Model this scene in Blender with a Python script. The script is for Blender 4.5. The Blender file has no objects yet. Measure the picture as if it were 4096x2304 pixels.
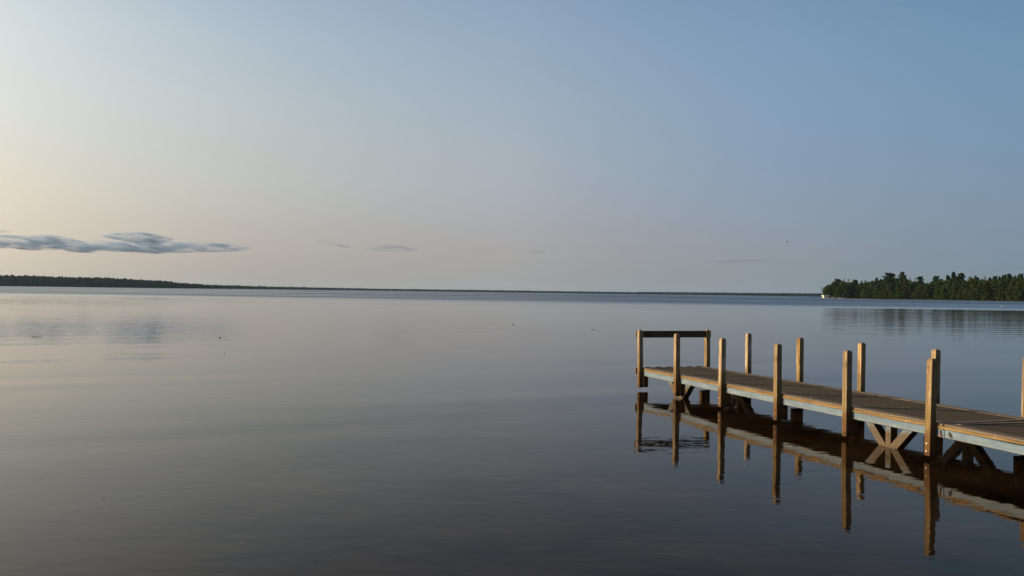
import bpy, bmesh, math, random
import numpy as np
from mathutils import Vector, Matrix, noise as mnoise

random.seed(7)
R = math.radians
sc = bpy.context.scene
COL = sc.collection
USE_HAZE = True

# ------------------------------------------------------------------ camera model
F = 3527.0            # focal length in photograph pixels
CAM_H = 2.56
SLOPE = 0.0135        # the horizon drops to the right
ROLL = math.atan(SLOPE)
PITCH = math.atan((1140.8 + SLOPE * 2048 - 1152) * math.cos(ROLL) / F)


def ray(px, py):
    u, v = px - 2048.0, py - 1152.0
    uu = u * math.cos(ROLL) + v * math.sin(ROLL)
    vv = -u * math.sin(ROLL) + v * math.cos(ROLL)
    d = (uu / F, 1.0, -vv / F)
    c, s = math.cos(PITCH), math.sin(PITCH)
    return Vector((d[0], c * d[1] - s * d[2], s * d[1] + c * d[2]))


def at_depth(px, py, y):
    d = ray(px, py)
    return d * (y / d.y) + Vector((0, 0, CAM_H))


def on_water(px, py, z=0.0):
    d = ray(px, py)
    t = (z - CAM_H) / d.z
    return d * t + Vector((0, 0, CAM_H))


cam_d = bpy.data.cameras.new("camera")
cam_d.sensor_width = 36.0
cam_d.lens = F / 4096.0 * 36.0
cam_d.clip_start = 0.1
cam_d.clip_end = 60000
cam = bpy.data.objects.new("camera", cam_d)
COL.objects.link(cam)
cam.matrix_world = (Matrix.Translation((0, 0, CAM_H)) @ Matrix.Rotation(R(90) + PITCH, 4, 'X')
                    @ Matrix.Rotation(ROLL, 4, 'Z'))
sc.camera = cam

# ------------------------------------------------------------------ light
SUN_AZ = math.atan2(0.205, -1.1227)      # direction to the sun in the ground plane
SUN_EL = R(14)
sun_dir = Vector((math.cos(SUN_AZ) * math.cos(SUN_EL), math.sin(SUN_AZ) * math.cos(SUN_EL), math.sin(SUN_EL)))
sl = bpy.data.lights.new("sun", 'SUN')
sl.energy = 4.6
sl.angle = R(0.5)
sl.color = (1.0, 0.75, 0.45)
sun = bpy.data.objects.new("sun", sl)
COL.objects.link(sun)
sun.rotation_euler = sun_dir.to_track_quat('Z', 'Y').to_euler()
sun.location = (-40, 10, 30)

w = bpy.data.worlds.new("World")
sc.world = w
w.use_nodes = True
nt = w.node_tree
nt.nodes.clear()
wo = nt.nodes.new("ShaderNodeOutputWorld")
bg = nt.nodes.new("ShaderNodeBackground")
sky = nt.nodes.new("ShaderNodeTexSky")
sky.sky_type = 'NISHITA'
sky.sun_disc = False
sky.sun_elevation = SUN_EL
sky.sun_rotation = math.atan2(sun_dir.x, sun_dir.y)
sky.altitude = 200
sky.air_density = 0.8
sky.dust_density = 2.5
sky.ozone_density = 1.5
bg.inputs[1].default_value = 0.12

# evening haze layers of this sky: tint of the Sky Texture by elevation (rows) and by bearing (columns,
# from the sunward side at the left round to the right)
SKY_U = (-0.497, -0.28, 0.0, 0.279, 0.495)
SKY_T = [
    [(0.001, (1.26, 1.412, 1.814)), (0.003, (1.202, 1.344, 1.723)), (0.0054, (1.13, 1.257, 1.607)), (0.0089, (1.062, 1.169, 1.49)), (0.0138, (0.982, 1.06, 1.337)), (0.0209, (0.909, 0.946, 1.163)), (0.0308, (0.866, 0.851, 0.993)), (0.0443, (0.846, 0.784, 0.839)), (0.0639, (0.874, 0.764, 0.728)), (0.0931, (0.972, 0.81, 0.684)), (0.1318, (1.102, 0.905, 0.719)), (0.1838, (1.276, 1.062, 0.824)), (0.2389, (1.413, 1.199, 0.916)), (0.2657, (1.459, 1.251, 0.95))],
    [(0.0011, (1.561, 1.692, 2.202)), (0.0033, (1.473, 1.592, 2.072)), (0.006, (1.364, 1.467, 1.909)), (0.0098, (1.232, 1.312, 1.705)), (0.0152, (1.11, 1.157, 1.498)), (0.0231, (0.994, 0.994, 1.259)), (0.034, (0.922, 0.865, 1.041)), (0.049, (0.899, 0.789, 0.868)), (0.0706, (0.933, 0.779, 0.757)), (0.1029, (1.06, 0.856, 0.729)), (0.1455, (1.208, 0.969, 0.768)), (0.2027, (1.38, 1.127, 0.873)), (0.2628, (1.439, 1.214, 0.964)), (0.2917, (1.416, 1.218, 0.992))],
    [(0.0011, (2.256, 2.431, 3.157)), (0.0034, (2.104, 2.264, 2.949)), (0.0062, (1.92, 2.06, 2.694)), (0.0102, (1.69, 1.8, 2.367)), (0.0159, (1.451, 1.514, 1.993)), (0.0241, (1.238, 1.235, 1.598)), (0.0354, (1.094, 1.018, 1.248)), (0.051, (1.029, 0.885, 0.995)), (0.0735, (1.022, 0.842, 0.87)), (0.1072, (1.116, 0.899, 0.853)), (0.1514, (1.271, 1.014, 0.87)), (0.2108, (1.388, 1.14, 0.957)), (0.2731, (1.425, 1.234, 1.054)), (0.303, (1.411, 1.259, 1.09))],
    [(0.0011, (2.16, 2.493, 3.301)), (0.0033, (2.012, 2.324, 3.092)), (0.006, (1.82, 2.102, 2.819)), (0.0098, (1.586, 1.827, 2.478)), (0.0152, (1.332, 1.516, 2.076)), (0.0231, (1.1, 1.214, 1.669)), (0.034, (0.936, 0.978, 1.314)), (0.049, (0.852, 0.828, 1.049)), (0.0706, (0.81, 0.754, 0.887)), (0.103, (0.843, 0.768, 0.841)), (0.1456, (0.904, 0.843, 0.868)), (0.2029, (1.029, 0.983, 0.951)), (0.2632, (1.11, 1.094, 1.036)), (0.2923, (1.112, 1.114, 1.061))],
    [(0.001, (1.729, 2.208, 3.088)), (0.003, (1.616, 2.068, 2.909)), (0.0054, (1.467, 1.881, 2.671)), (0.0089, (1.286, 1.65, 2.375)), (0.0138, (1.079, 1.378, 2.014)), (0.0209, (0.877, 1.097, 1.617)), (0.0308, (0.729, 0.873, 1.277)), (0.0443, (0.643, 0.719, 1.007)), (0.0639, (0.605, 0.637, 0.817)), (0.0932, (0.629, 0.63, 0.725)), (0.1319, (0.68, 0.686, 0.732)), (0.1842, (0.752, 0.787, 0.791)), (0.2396, (0.8, 0.885, 0.869)), (0.2664, (0.803, 0.917, 0.903))],
]
SKY_SCALE = 3.5
tc = nt.nodes.new("ShaderNodeTexCoord")
sp = nt.nodes.new("ShaderNodeSeparateXYZ")
nt.links.new(tc.outputs['Generated'], sp.inputs[0])


def wmath(op, a, b=0.0):
    nd = nt.nodes.new("ShaderNodeMath"); nd.operation = op
    for i, v in ((0, a), (1, b)):
        if isinstance(v, bpy.types.NodeSocket): nt.links.new(v, nd.inputs[i])
        else: nd.inputs[i].default_value = v
    return nd.outputs[0]


hyp = wmath('SQRT', wmath('ADD', wmath('MULTIPLY', sp.outputs[0], sp.outputs[0]), wmath('MULTIPLY', sp.outputs[1], sp.outputs[1])))
ub = wmath('DIVIDE', sp.outputs[0], wmath('MAXIMUM', hyp, 0.001))
zf = wmath('MULTIPLY', sp.outputs[2], 2.5)        # ramps span elevations up to z = 0.4
tint = None
for k, (u_, tab) in enumerate(zip(SKY_U, SKY_T)):
    cr = nt.nodes.new("ShaderNodeValToRGB")
    cr.color_ramp.interpolation = 'LINEAR'
    tab = sorted(tab)
    el = cr.color_ramp.elements
    while len(el) < len(tab): el.new(0.5)
    for e, (z_, c_) in zip(el, tab):
        e.position = z_ * 2.5
        e.color = tuple(v / SKY_SCALE for v in c_) + (1,)
    nt.links.new(zf, cr.inputs[0])
    if tint is None: tint = cr.outputs[0]
    else:
        mr = nt.nodes.new("ShaderNodeMapRange")
        nt.links.new(ub, mr.inputs[0]); mr.inputs[1].default_value = SKY_U[k - 1]; mr.inputs[2].default_value = u_
        mx = nt.nodes.new("ShaderNodeMix"); mx.data_type = 'RGBA'
        nt.links.new(mr.outputs[0], mx.inputs[0]); nt.links.new(tint, mx.inputs[6]); nt.links.new(cr.outputs[0], mx.inputs[7])
        tint = mx.outputs[2]
v1 = nt.nodes.new("ShaderNodeVectorMath"); v1.operation = 'MULTIPLY'
nt.links.new(sky.outputs[0], v1.inputs[0]); nt.links.new(tint, v1.inputs[1])
v2 = nt.nodes.new("ShaderNodeVectorMath"); v2.operation = 'SCALE'
nt.links.new(v1.outputs[0], v2.inputs[0]); v2.inputs['Scale'].default_value = SKY_SCALE
nt.links.new(v2.outputs[0], bg.inputs[0])
nt.links.new(bg.outputs[0], wo.inputs[0])

sc.view_settings.view_transform = 'Standard'
sc.view_settings.look = 'None'
sc.view_settings.exposure = 0.5
sc.view_settings.gamma = 1.0
sc.render.engine = 'CYCLES'
sc.cycles.max_bounces = 8
sc.cycles.transparent_max_bounces = 8
sc.cycles.volume_bounces = 0
sc.cycles.use_denoising = True


# ------------------------------------------------------------------ object helpers
def tag(o, label=None, cat=None, group=None, kind=None):
    if label: o["label"] = label
    if cat: o["category"] = cat
    if group: o["group"] = group
    if kind: o["kind"] = kind
    return o


def empty(name, loc=(0, 0, 0), rz=0.0, parent=None):
    o = bpy.data.objects.new(name, None)
    o.empty_display_size = 0.3
    COL.objects.link(o)
    o.location = loc
    o.rotation_euler = (0, 0, rz)
    if parent: o.parent = parent
    return o


def link_mesh(name, me, mat, parent=None, loc=(0, 0, 0), rot=(0, 0, 0)):
    o = bpy.data.objects.new(name, me)
    COL.objects.link(o)
    if mat is not None and len(me.materials) == 0:
        me.materials.append(mat)
    o.location = loc
    o.rotation_euler = rot
    if parent: o.parent = parent
    return o


class MB:
    """collects shapes and links them as one mesh object"""
    def __init__(s):
        s.bm = bmesh.new()

    def box(s, lo, hi, bevel=0.0):
        x0, y0, z0 = lo; x1, y1, z1 = hi
        vs = [s.bm.verts.new(p) for p in ((x0, y0, z0), (x1, y0, z0), (x1, y1, z0), (x0, y1, z0),
                                          (x0, y0, z1), (x1, y0, z1), (x1, y1, z1), (x0, y1, z1))]
        fs = [s.bm.faces.new([vs[i] for i in f]) for f in
              ((3, 2, 1, 0), (4, 5, 6, 7), (0, 1, 5, 4), (1, 2, 6, 5), (2, 3, 7, 6), (3, 0, 4, 7))]
        if bevel:
            es = list({e for f in fs for e in f.edges})
            bmesh.ops.bevel(s.bm, geom=es, offset=bevel, segments=1, profile=0.5, affect='EDGES')
        return s

    def prism(s, pts, x0, x1):
        """polygon in local (y,z), extruded along x"""
        A = [s.bm.verts.new((x0, y, z)) for y, z in pts]
        B = [s.bm.verts.new((x1, y, z)) for y, z in pts]
        n = len(pts)
        s.bm.faces.new(A)
        s.bm.faces.new(B[::-1])
        for i in range(n):
            j = (i + 1) % n
            s.bm.faces.new((A[j], A[i], B[i], B[j]))
        bmesh.ops.recalc_face_normals(s.bm, faces=s.bm.faces)
        return s

    def tube(s, p, q, r0, r1=None, seg=8, cap=True):
        r1 = r0 if r1 is None else r1
        p, q = Vector(p), Vector(q)
        d = (q - p)
        m = d.to_track_quat('Z', 'Y').to_matrix()
        A, B = [], []
        for i in range(seg):
            a = 2 * math.pi * i / seg
            e = m @ Vector((math.cos(a), math.sin(a), 0))
            A.append(s.bm.verts.new(p + e * r0))
            B.append(s.bm.verts.new(q + e * r1))
        for i in range(seg):
            j = (i + 1) % seg
            s.bm.faces.new((A[i], A[j], B[j], B[i]))
        if cap:
            s.bm.faces.new(A[::-1]); s.bm.faces.new(B)
        return s

    def blob(s, c, rx, ry, rz, sub=2, jit=0.0):
        ret = bmesh.ops.create_icosphere(s.bm, subdivisions=sub, radius=1.0)
        for v in ret['verts']:
            k = 1.0 + (mnoise.noise(v.co * 2.1 + Vector(c)) * jit if jit else 0)
            v.co = Vector((v.co.x * rx * k + c[0], v.co.y * ry * k + c[1], v.co.z * rz * k + c[2]))
        return s

    def build(s, name, mat, parent=None, loc=(0, 0, 0), rot=(0, 0, 0), smooth=False):
        me = bpy.data.meshes.new(name)
        s.bm.to_mesh(me)
        s.bm.free()
        if smooth:
            for p in me.polygons: p.use_smooth = True
        return link_mesh(name, me, mat, parent, loc, rot)


# ------------------------------------------------------------------ materials
class NT:
    def __init__(s, name):
        s.m = bpy.data.materials.new(name)
        s.m.use_nodes = True
        s.t = s.m.node_tree
        s.t.nodes.clear()
        s.out = s.n("ShaderNodeOutputMaterial")

    def n(s, kind, **kw):
        nd = s.t.nodes.new(kind)
        for k, v in kw.items(): setattr(nd, k, v)
        return nd

    def l(s, a, b):
        s.t.links.new(a, b)

    def val(s, sock, v):
        if isinstance(v, bpy.types.NodeSocket): s.l(v, sock)
        else: sock.default_value = v

    def math(s, op, a, b=0.0, c=None, clamp=False):
        nd = s.n("ShaderNodeMath", operation=op, use_clamp=clamp)
        s.val(nd.inputs[0], a); s.val(nd.inputs[1], b)
        if c is not None: s.val(nd.inputs[2], c)
        return nd.outputs[0]

    def vmul(s, a, v):
        nd = s.n("ShaderNodeVectorMath", operation='MULTIPLY')
        s.l(a, nd.inputs[0]); nd.inputs[1].default_value = v
        return nd.outputs[0]

    def vadd(s, a, v):
        nd = s.n("ShaderNodeVectorMath", operation='ADD')
        s.l(a, nd.inputs[0]); s.val(nd.inputs[1], v)
        return nd.outputs[0]

    def noise(s, vec, scale=1.0, detail=3.0, rough=0.5, dist=0.0):
        nd = s.n("ShaderNodeTexNoise")
        s.l(vec, nd.inputs['Vector'])
        nd.inputs['Scale'].default_value = scale
        nd.inputs['Detail'].default_value = detail
        nd.inputs['Roughness'].default_value = rough
        nd.inputs['Distortion'].default_value = dist
        return nd.outputs[0]

    def ramp(s, fac, stops, interp='LINEAR'):
        nd = s.n("ShaderNodeValToRGB")
        nd.color_ramp.interpolation = interp
        el = nd.color_ramp.elements
        while len(el) < len(stops): el.new(0.5)
        for e, (p, c) in zip(el, stops):
            e.position = p
            e.color = (c[0], c[1], c[2], 1) if isinstance(c, tuple) else (c, c, c, 1)
        s.l(fac, nd.inputs[0])
        return nd.outputs[0]

    def mix(s, fac, a, b, mode='MIX'):
        nd = s.n("ShaderNodeMix", data_type='RGBA', blend_type=mode)
        s.val(nd.inputs[0], fac)
        for i, v in ((6, a), (7, b)):
            if isinstance(v, tuple): nd.inputs[i].default_value = (v[0], v[1], v[2], 1)
            else: s.l(v, nd.inputs[i])
        return nd.outputs[2]

    def smooth(s, v, lo, hi):
        nd = s.n("ShaderNodeMapRange", interpolation_type='SMOOTHSTEP')
        s.val(nd.inputs[0], v); nd.inputs[1].default_value = lo; nd.inputs[2].default_value = hi
        return nd.outputs[0]

    def xyz(s, vec):
        nd = s.n("ShaderNodeSeparateXYZ"); s.l(vec, nd.inputs[0])
        return nd.outputs

    def bump(s, h, dist=1.0, strength=1.0):
        nd = s.n("ShaderNodeBump")
        nd.inputs['Strength'].default_value = strength
        nd.inputs['Distance'].default_value = dist
        s.l(h, nd.inputs['Height'])
        return nd.outputs[0]

    def principled(s, col, rough=0.8, normal=None, spec=0.5, ior=None, metal=0.0):
        p = s.n("ShaderNodeBsdfPrincipled")
        if isinstance(col, tuple): p.inputs['Base Color'].default_value = (*col, 1)
        else: s.l(col, p.inputs['Base Color'])
        s.val(p.inputs['Roughness'], rough)
        p.inputs['Specular IOR Level'].default_value = spec
        p.inputs['Metallic'].default_value = metal
        if ior: p.inputs['IOR'].default_value = ior
        if normal is not None: s.l(normal, p.inputs['Normal'])
        s.l(p.outputs[0], s.out.inputs[0])
        return p


def tex_obj(n):
    return n.n("ShaderNodeTexCoord").outputs['Object']


def pos(n):
    return n.n("ShaderNodeNewGeometry").outputs['Position']


def rnd(n):
    return n.n("ShaderNodeObjectInfo").outputs['Random']


def mat_post():
    n = NT("weathered_post_wood")
    oc = tex_obj(n); P = pos(n); r = rnd(n)
    cmb = n.n("ShaderNodeCombineXYZ"); n.l(n.math('MULTIPLY', r, 37.0), cmb.inputs[2])
    v = n.vadd(oc, cmb.outputs[0])
    grain = n.noise(n.vmul(v, (34, 34, 1.2)), 1.0, 4, 0.62, 0.6)
    fine = n.noise(n.vmul(v, (120, 120, 5)), 1.0, 3, 0.6)
    blot = n.noise(n.vmul(v, (6, 6, 2.2)), 1.0, 3, 0.55)
    col = n.ramp(grain, [(0.30, (0.14, 0.090, 0.038)), (0.5, (0.29, 0.208, 0.108)), (0.72, (0.42, 0.33, 0.205))])
    col = n.mix(n.math('MULTIPLY', n.smooth(blot, 0.50, 0.66), 0.75), col, (0.42, 0.37, 0.275))
    col = n.mix(n.math('MULTIPLY', n.smooth(fine, 0.54, 0.72), 0.6), col, (0.085, 0.055, 0.028))
    strk = n.noise(n.vmul(v, (22, 22, 0.55)), 1.0, 3, 0.6)
    col = n.mix(n.math('MULTIPLY', n.smooth(strk, 0.48, 0.64), 0.85), col, (0.12, 0.072, 0.032))
    pat = n.noise(n.vmul(v, (5, 5, 1.5)), 1.0, 4, 0.62)
    col = n.mix(n.math('MULTIPLY', n.smooth(pat, 0.52, 0.66), 0.8), col, (0.075, 0.05, 0.026))
    # knots
    vk = n.n("ShaderNodeTexVoronoi"); n.l(n.vmul(v, (9, 9, 2.6)), vk.inputs['Vector'])
    vk.inputs['Scale'].default_value = 1.0
    col = n.mix(n.math('MULTIPLY', n.smooth(vk.outputs['Distance'], 0.18, 0.07), 0.85), col, (0.06, 0.035, 0.018))
    hv = n.n("ShaderNodeHueSaturation"); n.l(col, hv.inputs['Color'])
    n.l(n.math('ADD', 0.72, n.math('MULTIPLY', r, 0.5)), hv.inputs['Value'])
    r2_ = n.math('FRACT', n.math('MULTIPLY', r, 7.31))
    n.l(n.math('ADD', 0.72, n.math('MULTIPLY', r2_, 0.4)), hv.inputs['Saturation'])
    col = hv.outputs[0]
    # algae band above the deck, brown wet stain toward the water
    z = n.xyz(P)[2]
    zz = n.math('ADD', z, n.math('MULTIPLY', n.math('SUBTRACT', blot, 0.5), 0.75))
    col = n.mix(n.math('MULTIPLY', n.smooth(zz, 1.02, 0.66), 0.6), col, (0.13, 0.098, 0.030))
    spk = n.noise(n.vmul(v, (55, 55, 30)), 1.0, 3, 0.7)
    st = n.math('MULTIPLY', n.smooth(zz, 0.74, 0.34), n.math('ADD', 0.45, n.math('MULTIPLY', spk, 0.9)), clamp=True)
    col = n.mix(st, col, (0.085, 0.042, 0.017))
    wet = n.smooth(n.math('ADD', z, n.math('MULTIPLY', spk, 0.08)), 0.24, 0.16)
    col = n.mix(n.math('MULTIPLY', wet, 0.7), col, (0.035, 0.02, 0.01))
    tip = n.smooth(n.math('ADD', z, n.math('MULTIPLY', blot, 0.12)), 1.62, 1.68)
    col = n.mix(n.math('MULTIPLY', tip, 0.6), col, (0.10, 0.07, 0.045))
    h = n.math('ADD', n.math('MULTIPLY', grain, 0.0007), n.math('MULTIPLY', fine, 0.0002))
    n.principled(col, 0.85, n.bump(h), 0.25)
    return n.m


def mat_plank(name, c0, c1, c2, axis_scale=(30, 1.2, 30)):
    n = NT(name)
    oc = tex_obj(n); r = rnd(n)
    cmb = n.n("ShaderNodeCombineXYZ"); n.l(n.math('MULTIPLY', r, 53.0), cmb.inputs[1])
    v = n.vadd(oc, cmb.outputs[0])
    grain = n.noise(n.vmul(v, axis_scale), 1.0, 4, 0.6, 0.5)
    blot = n.noise(n.vmul(v, (5, 1.6, 9)), 1.0, 4, 0.6)
    col = n.ramp(grain, [(0.3, c0), (0.5, c1), (0.72, c2)])
    col = n.mix(n.math('MULTIPLY', n.smooth(blot, 0.52, 0.72), 0.65), col, (c0[0] * 0.55, c0[1] * 0.5, c0[2] * 0.45))
    lich = n.noise(n.vmul(v, (60, 24, 60)), 1.0, 2, 0.5)
    col = n.mix(n.math('MULTIPLY', n.smooth(lich, 0.66, 0.74), 0.6), col, (0.5, 0.5, 0.47))
    n.principled(col, 0.85, n.bump(n.math('MULTIPLY', grain, 0.0007)), 0.25)
    return n.m


def mat_deck():
    n = NT("brown_deck_panel")
    oc = tex_obj(n)
    big = n.noise(n.vmul(oc, (1.3, 0.8, 1)), 1.0, 4, 0.6)
    fine = n.noise(n.vmul(oc, (45, 45, 45)), 1.0, 3, 0.7)
    rib = n.n("ShaderNodeTexWave", wave_type='BANDS', bands_direction='Y')
    n.l(oc, rib.inputs['Vector']); rib.inputs['Scale'].default_value = 11.0
    rib.inputs['Distortion'].default_value = 0.2
    col = n.ramp(big, [(0.3, (0.034, 0.026, 0.0135)), (0.7, (0.058, 0.045, 0.025))])
    col = n.mix(n.math('MULTIPLY', fine, 0.5), col, (0.034, 0.026, 0.016))
    drop = n.noise(n.vmul(oc, (18, 18, 1)), 1.0, 2, 0.4)
    col = n.mix(n.math('MULTIPLY', n.smooth(drop, 0.725, 0.76), 0.6), col, (0.55, 0.55, 0.5))
    h = n.math('ADD', n.math('MULTIPLY', fine, 0.0005), n.math('MULTIPLY', rib.outputs['Fac'], 0.0003))
    n.principled(col, 0.9, n.bump(h), 0.2)
    return n.m


def mat_beam(name="pale_blue_paint", rust=False):
    n = NT(name)
    oc = tex_obj(n); P = pos(n)
    big = n.noise(n.vmul(oc, (3, 1.7, 7)), 1.0, 4, 0.6)
    drip = n.noise(n.vmul(oc, (14, 14, 1.8)), 1.0, 3, 0.6)
    col = n.ramp(big, [(0.3, (0.052, 0.095, 0.15)), (0.5, (0.072, 0.128, 0.198)), (0.72, (0.125, 0.185, 0.25))])
    col = n.mix(n.math('MULTIPLY', n.smooth(drip, 0.55, 0.78), 0.40), col, (0.17, 0.18, 0.15))
    fl = n.noise(n.vmul(oc, (40, 22, 40)), 1.0, 4, 0.7)
    col = n.mix(n.math('MULTIPLY', n.smooth(fl, 0.66, 0.72), 0.5), col, (0.34, 0.37, 0.37))
    if rust:
        z = n.xyz(P)[2]
        zz = n.math('ADD', z, n.math('MULTIPLY', n.math('SUBTRACT', n.noise(n.vmul(oc, (9, 9, 9)), 1.0, 4, 0.65), 0.5), 0.24))
        c2 = n.ramp(fl, [(0.35, (0.022, 0.013, 0.005)), (0.65, (0.070, 0.045, 0.017))])
        col = n.mix(n.math('MULTIPLY', n.smooth(zz, 0.46, 0.24), 0.5), col, (0.085, 0.080, 0.034))
        col = n.mix(n.math('MULTIPLY', n.smooth(zz, 0.40, 0.27), 0.95), col, c2)
    else:
        z = n.xyz(P)[2]
        e = n.math('MULTIPLY', n.smooth(n.math('ADD', z, n.math('MULTIPLY', drip, 0.10)), 0.50, 0.44), 0.45)
        col = n.mix(e, col, (0.20, 0.175, 0.10))
    n.principled(col, 0.6, n.bump(n.math('MULTIPLY', fl, 0.0002)), 0.35)
    return n.m


def mat_simple(name, col, rough=0.7, var=0.25, scale=8.0, metal=0.0, spec=0.4):
    n = NT(name)
    f = n.noise(tex_obj(n), scale, 4, 0.6)
    k = tuple(max(0, c * (1 - var)) for c in col); b = tuple(min(1, c * (1 + var)) for c in col)
    n.principled(n.ramp(f, [(0.3, k), (0.7, b)]), rough, None, spec, metal=metal)
    return n.m


def mat_leaf(name, dark, mid, light, trans=0.25):
    n = NT(name)
    g = n.n("ShaderNodeNewGeometry")
    isl = g.outputs['Random Per Island']
    r = rnd(n)
    oc = tex_obj(n)
    cl = n.noise(oc, 0.35, 3, 0.55)
    f = n.math('ADD', n.math('MULTIPLY', isl, 0.55), n.math('MULTIPLY', cl, 0.45))
    col = n.ramp(f, [(0.2, dark), (0.5, mid), (0.85, light)])
    hs = n.n("ShaderNodeHueSaturation")
    n.l(col, hs.inputs['Color'])
    n.l(n.math('ADD', 0.47, n.math('MULTIPLY', r, 0.05)), hs.inputs['Hue'])
    n.l(n.math('ADD', 0.78, n.math('MULTIPLY', r, 0.9)), hs.inputs['Value'])
    d = n.n("ShaderNodeBsdfDiffuse"); n.l(hs.outputs[0], d.inputs[0])
    t = n.n("ShaderNodeBsdfTranslucent"); n.l(hs.outputs[0], t.inputs[0])
    mx = n.n("ShaderNodeMixShader"); mx.inputs[0].default_value = trans
    n.l(d.outputs[0], mx.inputs[1]); n.l(t.outputs[0], mx.inputs[2])
    n.l(mx.outputs[0], n.out.inputs[0])
    return n.m


def mat_water():
    n = NT("lake_water")
    P = pos(n)
    y = n.xyz(P)[1]; x = n.xyz(P)[0]
    big = n.noise(n.vmul(P, (0.004, 0.011, 1)), 1.0, 3, 0.55)
    # wind-ruffled water toward the far shores
    yy = n.math('ADD', y, n.math('MULTIPLY', n.math('SUBTRACT', big, 0.5), 190.0))
    ruff = n.smooth(yy, 140.0, 340.0)
    streak = n.noise(n.vmul(P, (0.0022, 0.012, 1)), 1.0, 3, 0.6)
    ruff = n.math('MULTIPLY', ruff, n.smooth(streak, 0.22, 0.62))
    # heights in metres
    r1 = n.noise(n.vmul(P, (2.0, 3.6, 1)), 1.0, 2.5, 0.5, 0.3)
    r2 = n.noise(n.vmul(P, (0.24, 0.62, 1)), 1.0, 2.0, 0.5, 0.4)
    rot = n.n("ShaderNodeVectorRotate", rotation_type='Z_AXIS'); n.l(P, rot.inputs[0])
    rot.inputs['Angle'].default_value = R(-28)
    r3 = n.noise(n.vmul(rot.outputs[0], (0.05, 0.15, 1)), 1.0, 1.0, 0.4, 0.5)
    r4 = n.noise(n.vmul(P, (0.055, 0.28, 1)), 1.0, 3.0, 0.6, 0.3)
    mid = n.math('MULTIPLY', n.smooth(yy, 25.0, 60.0), n.smooth(big, 0.34, 0.62))
    h = n.math('MULTIPLY', r1, 0.0030)
    h = n.math('ADD', h, n.math('MULTIPLY', r2, 0.0044))
    h = n.math('ADD', h, n.math('MULTIPLY', n.math('MULTIPLY', r3, n.smooth(y, 60.0, 22.0)), 0.085))
    h = n.math('ADD', h, n.math('MULTIPLY', n.math('MULTIPLY', r4, mid), 0.045))
    # across ruffled water one mostly sees the wavelet faces turned toward the eye
    fac = n.n("ShaderNodeVectorMath", operation='SCALE')
    n.l(n.n("ShaderNodeNewGeometry").outputs['Incoming'], fac.inputs[0]); n.l(n.math('MULTIPLY', ruff, 0.16), fac.inputs['Scale'])
    nn = n.n("ShaderNodeVectorMath", operation='NORMALIZE'); n.l(n.vadd(n.bump(h), fac.outputs[0]), nn.inputs[0])
    nrm = nn.outputs[0]
    rough = n.math('ADD', n.math('MULTIPLY', n.smooth(y, 40.0, 140.0), 0.045), n.math('MULTIPLY', ruff, 0.10))
    bot = n.noise(n.vmul(P, (0.5, 0.5, 1)), 1.0, 4, 0.6)
    col = n.ramp(bot, [(0.35, (0.003, 0.002, 0.001)), (0.65, (0.021, 0.012, 0.0055))])
    # Fresnel reflection of polarised skylight: light scattered at right angles to the low sun
    # is polarised, so the water mirrors it less than the sky near the sun
    g = n.n("ShaderNodeNewGeometry")
    I = g.outputs['Incoming']

    def dot(a, b):
        nd = n.n("ShaderNodeVectorMath", operation='DOT_PRODUCT')
        n.val(nd.inputs[0], a); n.val(nd.inputs[1], b)
        return nd.outputs['Value']

    al = n.math('MULTIPLY', n.math('MULTIPLY', rough, rough), 2.0)
    ci0 = n.math('ABSOLUTE', dot(I, nrm))
    ci = n.math('MINIMUM', n.math('SQRT', n.math('ADD', n.math('MULTIPLY', ci0, ci0), n.math('MULTIPLY', al, al))), 1.0)
    N_ = 1.333
    si2 = n.math('SUBTRACT', 1.0, n.math('MULTIPLY', ci, ci))
    ct = n.math('SQRT', n.math('SUBTRACT', 1.0, n.math('DIVIDE', si2, N_ * N_)))

    def sq_ratio(a, b):
        r_ = n.math('DIVIDE', n.math('SUBTRACT', a, b), n.math('ADD', a, b))
        return n.math('MULTIPLY', r_, r_)

    Rs = sq_ratio(ci, n.math('MULTIPLY', ct, N_))
    Rp = sq_ratio(n.math('MULTIPLY', ci, N_), ct)
    Rv = n.vmul(I, (-1, -1, 1))
    cg = dot(Rv, tuple(sun_dir))
    c2 = n.math('MULTIPLY', cg, cg)
    pol = n.math('MULTIPLY', n.math('DIVIDE', n.math('SUBTRACT', 1.0, c2), n.math('ADD', 1.0, c2)), 0.88)
    cr = n.n("ShaderNodeVectorMath", operation='CROSS_PRODUCT')
    n.l(Rv, cr.inputs[0]); cr.inputs[1].default_value = tuple(sun_dir)
    nm = n.n("ShaderNodeVectorMath", operation='NORMALIZE'); n.l(cr.outputs[0], nm.inputs[0])
    hz = n.n("ShaderNodeVectorMath", operation='CROSS_PRODUCT')
    hz.inputs[0].default_value = (0, 0, 1); n.l(Rv, hz.inputs[1])
    hn = n.n("ShaderNodeVectorMath", operation='NORMALIZE'); n.l(hz.outputs[0], hn.inputs[0])
    ce = dot(nm.outputs[0], hn.outputs[0])
    ws = n.math('ADD', n.math('MULTIPLY', n.math('SUBTRACT', 1.0, pol), 0.5), n.math('MULTIPLY', pol, n.math('MULTIPLY', ce, ce)))
    Rt = n.math('ADD', n.math('MULTIPLY', Rs, ws), n.math('MULTIPLY', Rp, n.math('SUBTRACT', 1.0, ws)), clamp=True)
    gl = n.n("ShaderNodeBsdfGlossy"); n.l(n.mix(n.smooth(ci, 0.06, 0.30), (1.0, 1.0, 1.0), (0.98, 0.88, 0.79)), gl.inputs[0])   # tint put into the reflection, warmer and dimmer at steeper angles
    n.l(rough, gl.inputs['Roughness']); n.l(nrm, gl.inputs['Normal'])
    df = n.n("ShaderNodeBsdfDiffuse"); n.l(col, df.inputs[0])
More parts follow.
